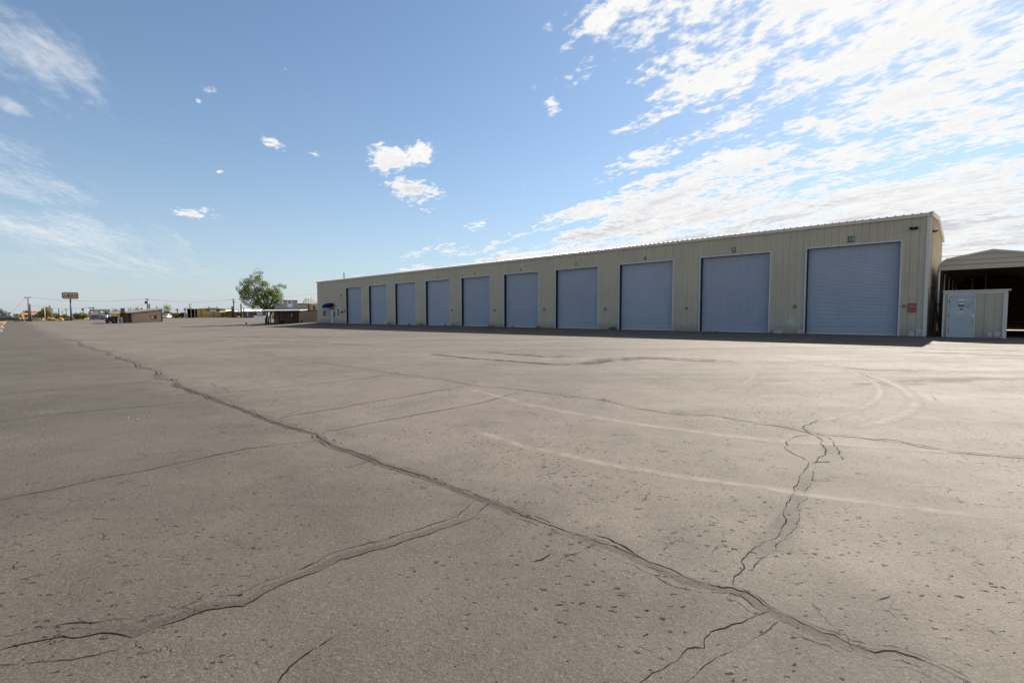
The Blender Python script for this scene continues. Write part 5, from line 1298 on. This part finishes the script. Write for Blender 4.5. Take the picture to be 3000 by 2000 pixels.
o = atY(698, 156); b = MB(); rj = random.Random(9); b.ell((0, 0, .25), (.55, .4, .42), 10, 6, .12, rj); tag(b.build('boulder', mat('orange_rock', (.42, .22, .05), .9, .1, var=.25), None, o), 'orange boulder on the far kerb before the grey house', 'rock')
# far-left houses
simple_house('tiled_house', 70, 114, 916.5, 921.5, 172, mat('cream_wall', (.50, .42, .34), .8), mat('orange_roof_tile', (.42, .15, .06), .8, .2, var=.25), 'cream house with an orange tiled roof behind the utility poles', extra=[(74, 80, 923, 930, 'window', GL), (99, 106, 923, 932, 'door', M_OLDW)])
simple_house('tan_house', 262, 300, 913.5, 921, 176, mat('tan_wall', (.36, .30, .22), .8), mat('pinkish_roof', (.55, .44, .38), .7), 'tan gabled house seen through the grey frame', gable=True, extra=[(285, 293, 922, 930, 'window', GL)])
simple_house('orange_brick_house', 326, 352, 917, 920, 172, mat('orange_brick', (.36, .20, .10), .85, .2, var=.2), mat('brown_shingle', (.14, .10, .08), .85), 'orange brick house half hidden behind the porch', extra=[(337, 343, 922, 928, 'window', GL)])
simple_house('flat_dark_house', 94, 124, 922.5, 924.5, 158, M_SLATE2, mat('dark_roof', (.05, .045, .05), .8), 'dark low house left of the palo verde tree')
o = atY(104, 148); b = MB(); b.bbox((-10 * mpp(148), 0, -.2), (10 * mpp(148), .2, topz(931, 148) - o.z), .03); tag(b.build('block_wall', mat('grey_block_wall', (.30, .27, .26), .85, .2, var=.12), None, o, rad(30)), 'grey block wall right of the short dark pole', 'wall')
# yellow frame of posts
o = atY(51.5, 144); fr_ = empty('post_frame', o, rad(44), 'yellow timber frame of posts beside the parked dark car', 'frame'); m_ = mpp(144) * .71; Hf = topz(928.5, 144) - o.z
M_YP = mat('yellow_timber', (.42, .34, .10), .75)
for s in (-1, 1):
    b = MB(); b.box((s * 8 * m_ - .1, -.1, -.2), (s * 8 * m_ + .1, .1, Hf)); b.build('post', M_YP, fr_)
b = MB(); b.box((-8 * m_ - .3, -.12, Hf), (8 * m_ + .3, .12, Hf + .16)); b.build('beam', M_YP, fr_)
o = atY(72, 146); tr = empty('flat_trailer', o, rad(44), 'dark flatbed trailer with a pale rail left of the utility pole', 'trailer'); b = MB(); b.box((-1.5, -.8, .45), (1.5, .8, .65)); b.build('deck', M_DARK, tr); 
for z in (.66, 1.05):
    b = MB(); b.box((-1.5, -.84, z), (1.5, -.8, z + .07)); b.build('rail', M_WHITE, tr)
for s in (-.5, .5):
    b = MB(); b.tube([(s, -.85, .3), (s, -.65, .3)], .3, 12); b.build('wheel', M_TYRE, tr)
# tarp and barrel
o = atY(178, 143); b = MB(); rj = random.Random(5); b.ell((0, 0, .42), (.75, .5, .5), 12, 7, .14, rj); tag(b.build('tarp_heap', mat('orange_tarp', (.60, .27, .05), .7, .2, var=.25), None, o), 'orange tarp heap in the brush left of the sign pole', 'tarp')

# ------------------------------------------------------------------ big roadside sign
YS = 141.; o = atY(208.5, YS); m_ = mpp(YS) * math.cos(math.atan2(o.x, o.y))
rs = empty('roadside_sign', o, -math.atan2(o.x, o.y) - rad(6), 'tall roadside sign reading La Mesa RV on a single steel pole', 'sign')
zb0, zt0 = topz(875.3, YS) - o.z, topz(856, YS) - o.z
b = MB(); b.tube([(0, 0, -.2), (0, 0, zb0 + .1)], [.24, .17], 12); b.build('pole', mat('blue_grey_pole', (.07, .075, .13), .5, .4), rs)
w_, h_ = 24.2 * m_, (zt0 - zb0); rc = .42
def rrect(w, h, r, n=5):
    p = []
    for cx, cz, a0 in ((w - r, r, -90), (w - r, h - r, 0), (-w + r, h - r, 90), (-w + r, r, 180)):
        for k in range(n + 1): a = rad(a0 + 90 * k / n); p.append((cx + r * math.cos(a), cz + r * math.sin(a)))
    return p
b = MB(); b.prism(rrect(w_, h_, rc), -.28, .28, Matrix.Translation((0, 0, zb0))); cab_ = b.build('cabinet', mat('brown_sign_cabinet', (.13, .10, .09), .6, .3, var=.15), rs)
b = MB(); b.prism(rrect(w_ - .16, h_ - .32, rc * .8), -.31, -.281, Matrix.Translation((0, 0, zb0 + .16))); fc_ = b.build('face', mat('sun_faded_face', (.40, .33, .24), .6, .3, var=.15, vscale=.8), rs)
text_obj('LA MESA RV', 1.30, mat('maroon_lettering', (.10, .025, .05), .5, .3), 'lettering', fc_, (0, -.314, zb0 + h_ * .45), (rad(90), 0, 0), shear=.12, width=.47)
# grey overhead frame
YO = 146.; o = atY(293, YO); m_ = mpp(YO) * math.cos(math.atan2(o.x, o.y)); gf = empty('overhead_frame', o, -math.atan2(o.x, o.y), 'grey steel overhead frame on three posts above the road', 'frame')
M_GF = mat('blue_grey_steel', (.21, .22, .245), .5, .4)
zt1, zb1 = topz(906, YO) - o.z, topz(911.5, YO) - o.z
b = MB(); b.bbox((-27 * m_, -.5, zb1), (31 * m_, .5, zt1), .04); b.build('beam', M_GF, gf)
b = MB(); b.box((-18 * m_, -.52, zb1 + .15), (29 * m_, -.501, zt1 - .1)); b.build('beam_panel', mat('pale_grey_panel', (.34, .36, .40), .5), gf)
for px in (-29, -1.5, 26):
    b = MB(); b.box((px * m_ - .18, -.2, -.2), (px * m_ + .18, .2, zb1)); b.build('post', M_GF, gf)

# ------------------------------------------------------------------ poles and wires
M_POLE = mat('utility_pole_wood', (.07, .05, .045), .85, .2, var=.2); M_LPOLE = mat('pale_lamp_pole', (.40, .38, .34), .6, .3)
def pole(px, Y, top, label, r=.16, arms=(), mats=None, trafo=None, lamp=False, name='utility_pole'):
    o = atY(px, Y); H = topz(top, Y) - o.z; root = empty(name, o, 0, label, 'pole', 'poles along the road')
    m = mats or M_POLE
    b = MB(); b.tube([(0, 0, -.3), (0, 0, H)], [r, r * .75], 8); b.build('shaft', m, root)
    for (py, l, rr_) in arms:
        z = topz(py, Y) - o.z; b = MB(); b.box((-l * mpp(Y), -.15, z - .07), (rr_ * mpp(Y), -.05, z + .07)); ca = b.build('crossarm', m, root)
        ins = MB()
        for t in (-l * .9, -l * .4, rr_ * .4, rr_ * .9): ins.tube([(t * mpp(Y), -.1, z + .07), (t * mpp(Y), -.1, z + .25)], .05, 6)
        ins.build('insulator', M_DARK, ca)
    if trafo:
        z = topz(trafo[1], Y) - o.z; b = MB(); b.tube([(trafo[0] * mpp(Y), -.15, z - .4), (trafo[0] * mpp(Y), -.15, z + .3), (trafo[0] * mpp(Y), -.15, z + .4)], [.26, .26, .12], 10); b.build('transformer', M_DARK, root)
    if lamp:
        b = MB(); b.tube([(0, 0, H - .1), (.0, -.6, H + .1), (0, -1.2, H + .1)], .05, 6); b.ell((0, -1.4, H + .08), (.14, .35, .09)); b.build('lamp_head', m, root)
    return Vector((o.x, o.y, o.z + H))
pA = pole(84.5, 142, 871, 'tall utility pole with one crossarm near the left edge', .17, [(871.5, 10, 10)], mats=mat('weathered_pole', (.10, .10, .11), .8))
pole(89, 141, 890, 'short dark pole beside the tall crossarm pole', .2)
pole(131.5, 143, 903, 'pale lamp post in front of the palo verde tree', .11, mats=M_LPOLE, lamp=True, name='lamp_post')
pole(147.5, 175, 896, 'thin pole with a small lamp above the palo verde tree', .10, [(896.5, 3, 3)])
pole(173, 165, 904, 'dark pole above the orange tarp heap', .17)
pole(194.5, 190, 906, 'small crossarm pole just left of the sign pole', .15, [(906.5, 5, 5)]); pole(183, 260, 912, 'tiny far pole between the dark pole and the small crossarm pole', .14, [(912.5, 4, 4)])
pole(226, 220, 905, 'pale far pole rising from the light green bushes', .15, mats=M_LPOLE); pole(245, 210, 903, 'far crossarm pole above the taller green bush', .15, [(903.5, 7, 7)], trafo=(-2, 907))
pole(265, 195, 901, 'far pole over the left end of the grey frame', .14, [(901.5, 5, 5)]); pole(274, 190, 899, 'thicker far pole over the grey frame', .16, [(902, 3, 5)])
pB = pole(433, 155, 876, 'utility pole with a transformer behind the pink building', .2, [(876.6, 4, 5)], trafo=(-4, 885.5))
pole(438.5, 158, 890, 'short dark pole just right of the transformer pole', .26); pole(460, 200, 896, 'far dark post above the high end of the pink building', .2)
pole(557, 205, 891, 'crossarm pole behind the left end of the yellow building', .15, [(892, 3, 6)])
pC = pole(685.5, 160, 877, 'utility pole with two crossarms beside the saguaros', .2, [(877.6, 4.5, 3.5), (885.8, 2.5, 6)])
def wire(name, a, c, sag, label):
    a, c = Vector(a), Vector(c); pts_ = []
    for q in range(25):
        t = q / 24; p_ = a.lerp(c, t) - a; p_.z -= sag * 4 * t * (1 - t); pts_.append(p_)
    b = MB(); b.tube(pts_, .022, 4, False); tag(b.build(name, M_DARK, None, a), label, 'wire')
wire('power_line', pA + Vector((.8, 0, 0)), pB + Vector((-.3, 0, 0)), .9, 'upper power line from the left crossarm pole to the transformer pole')
wire('power_line', pB + Vector((.4, 0, 0)), pC + Vector((-.4, 0, 0)), .8, 'power line from the transformer pole to the two-crossarm pole')
wire('power_line', pA + Vector((.6, 0, -2.4)), atY(265, 195) + Vector((0, 0, topz(902, 195) - gz(*atY(265, 195).xy))), .5, 'lower power line from the left pole toward the grey frame')
wire('power_line', atY(265, 195) + Vector((0, 0, topz(902, 195) - gz(*atY(265, 195).xy))), pB + Vector((-.2, 0, -1.5)), 1.0, 'lower power line from the grey frame to the transformer pole')
wire('power_line', pC + Vector((.4, 0, 0)), atY(960, 210) + Vector((0, 0, 11)), .8, 'power line from the two-crossarm pole going behind the tree')
wire('guy_wire', pA + Vector((-.6, 0, -.1)), atY(20, 150) + Vector((0, 0, 1.2)), 0, 'slanting guy wire left of the tall utility pole')

# ------------------------------------------------------------------ verge, rocks, litter
rj = random.Random(21)
M_ROCK = mat('pale_rock', (.45, .42, .37), .9, .15, var=.2)
for k, (px, py, s, lab) in enumerate([(1.5, 972, .22, 'pale rock at the left edge, nearest of the row'), (5, 962, .26, 'pale rock at the left edge, second nearest of the row'), (2, 966, .14, 'small pale rock between the two nearest rocks'), (7, 951, .22, 'pale rock at the left edge, farthest of the row'), (3, 955, .16, 'small pale rock in the dry grass at the left edge')]):
    o = at(px, py); b = MB(); b.ell((0, 0, s * .3), (s, s * .8, s * .6), 9, 6, .16, rj); tag(b.build('rock', M_ROCK, None, o), lab, 'rock', 'rocks along the verge')
b = MB()
for k in range(2600):
    p_ = W(-40 - rj.random() ** .8 * 120, -34.7 - abs(rj.gauss(0, 2.0))); z = gz(p_.x, p_.y) - .05
    h = rj.uniform(.12, .4); a = rj.uniform(0, 6.28); d = Vector((math.cos(a), math.sin(a), 0)) * .05; l_ = Vector((rj.gauss(0, .1), rj.gauss(0, .1), h))
    c = Vector((p_.x, p_.y, z)); b.add([c - d, c + d, c + l_ + d * .1], [(0, 1, 2)])
g_ = b.build('dry_grass', LM['dry']); tag(g_, 'dry yellow grass along the left edge of the lot', 'grass', kind='stuff')
b = MB()
for k in range(5200):
    px = rj.uniform(-40, 800); Yb = 143 + 22 * max(0, min(1, ((px - 1500) / F + .98) / .3)) + 1.2 + abs(rj.gauss(0, 5)); p_ = atY(px, Yb)
    h = rj.uniform(.08, .45); a = rj.uniform(0, 6.28); d = Vector((math.cos(a), math.sin(a), 0)) * .09; l_ = Vector((rj.gauss(0, .12), rj.gauss(0, .12), h))
    c = Vector((p_.x, p_.y, p_.z - .06)); b.add([c - d, c + d, c + l_ + d * .1], [(0, 1, 2)])
g_ = b.build('dry_weeds', LM['dry']); tag(g_, 'dry straw-coloured weeds along the far edge of the lot', 'weeds', kind='stuff')
# far kerb: pale concrete, follows the far edge
b = MB(); prev = None
for k in range(120):
    px = -40 + k * 7; Yb = 143 + 22 * max(0, min(1, ((px - 1500) / F + .98) / .3)) + 1.; p_ = atY(px, Yb)
    cur = [(p_.x, p_.y, p_.z - .1), (p_.x, p_.y, p_.z + .13), (p_.x, p_.y + .2, p_.z + .13), (p_.x, p_.y + .2, p_.z - .1)]
    if prev: b.add(prev + cur, [(0, 4, 5, 1), (1, 5, 6, 2), (2, 6, 7, 3)])
    prev = cur
tag(b.build('kerb', mat('sandy_kerb', (.46, .36, .22), .9, .2, var=.2)), kind='structure')
for k, (px, py, m, lab, s) in enumerate([(192, 994, 'dry', 'small yellow dead leaf nearest the start of the long crack', .13), (492, 1004.5, 'yellow', 'small bright yellow leaf on the lot before the big tree', .07), (332, 977, 'yellow', 'small yellow leaf on the far lot before the pink building', .10), (97, 982, 'brown', 'brown leaf scrap on the far left of the lot', .16), (350, 1026, 'brown', 'dark brown leaf scrap beside the long crack', .06)]):
    o = at(px, py); b = MB(); M = Matrix.Translation((0, 0, .02)) @ Matrix.Rotation(rj.uniform(-.3, .3), 4, 'X'); q = [(-1.2, -.1, 0), (-.4, -.5, .1), (.5, -.45, .18), (1.2, .05, .05), (.4, .5, .15), (-.5, .45, .22), (0, 0, .3)]
    b.add([M @ (Vector(v_) * s) for v_ in q], [(i, (i + 1) % 6, 6) for i in range(6)]); tag(b.build('leaf_scrap', LM[m], None, o), lab, 'leaf', 'scraps on the lot')
for k, (px, py, lab) in enumerate([(375, 1224, 'white pebble left of the other two on the lot'), (437, 1221, 'white pebble right of the other two on the lot'), (402, 1229, 'white pebble nearest the camera of the three')]):
    o = at(px, py); b = MB(); b.ell((0, 0, .006), (.011, .009, .007), 8, 5, .1, rj); tag(b.build('pebble', M_ROCK, None, o), lab, 'pebble', 'white pebbles on the lot')
# weeds at the foot of the warehouse
NUMS = {0: 'door 9 frame', }
def weed(px, kind, lab, h=.35):
    x, _ = onf(px, 960); o = W(x, -.10 - rj.random() * .1, -.02); b = MB()
    for k in range(34):
        a = rj.uniform(0, 6.28); r = rj.uniform(0, .12); c = Vector((math.cos(a) * r, math.sin(a) * r * .7, 0)); t = c + Vector((rj.gauss(0, .13), rj.gauss(0, .1), h * rj.uniform(.3, 1))); d = Vector((-math.sin(a), math.cos(a), 0)) * .018
        b.add([c - d, c + d, t], [(0, 1, 2)])
    tag(b.build('weed', LM[kind], None, o, 0), lab, 'weed', 'weeds along the warehouse foot')
weed(1802, 'brown', 'brown weed at the left jamb of door 8', .42); weed(1790, 'dry', 'small straw weed just left of the door 8 weed', .25); weed(1579, 'brown', 'brown weed at the right jamb of door 6', .3); weed(1436, 'dry', 'straw weed at the right jamb of door 5', .3); weed(1447, 'brown', 'brown weed between doors 5 and 6', .25)
weed(1204, 'brown', 'brown weed at the foot of door 3', .3); weed(1142, 'dry', 'straw weed between doors 2 and 3', .35); weed(1236, 'brown', 'brown weed between doors 3 and 4', .3); weed(1307, 'brown', 'brown weed at the foot of door 4', .3); weed(1330, 'dry', 'straw weed between doors 4 and 5', .35); weed(2081, 'dry', 'tan weed scraps at the foot of door 9', .14); weed(2101, 'brown', 'brown weed scraps at the foot of door 9', .12); weed(2259, 'yellow', 'yellow weed tuft at the right jamb of door 9', .14); weed(1503, 'brown', 'brown weed at the foot of door 6', .2)
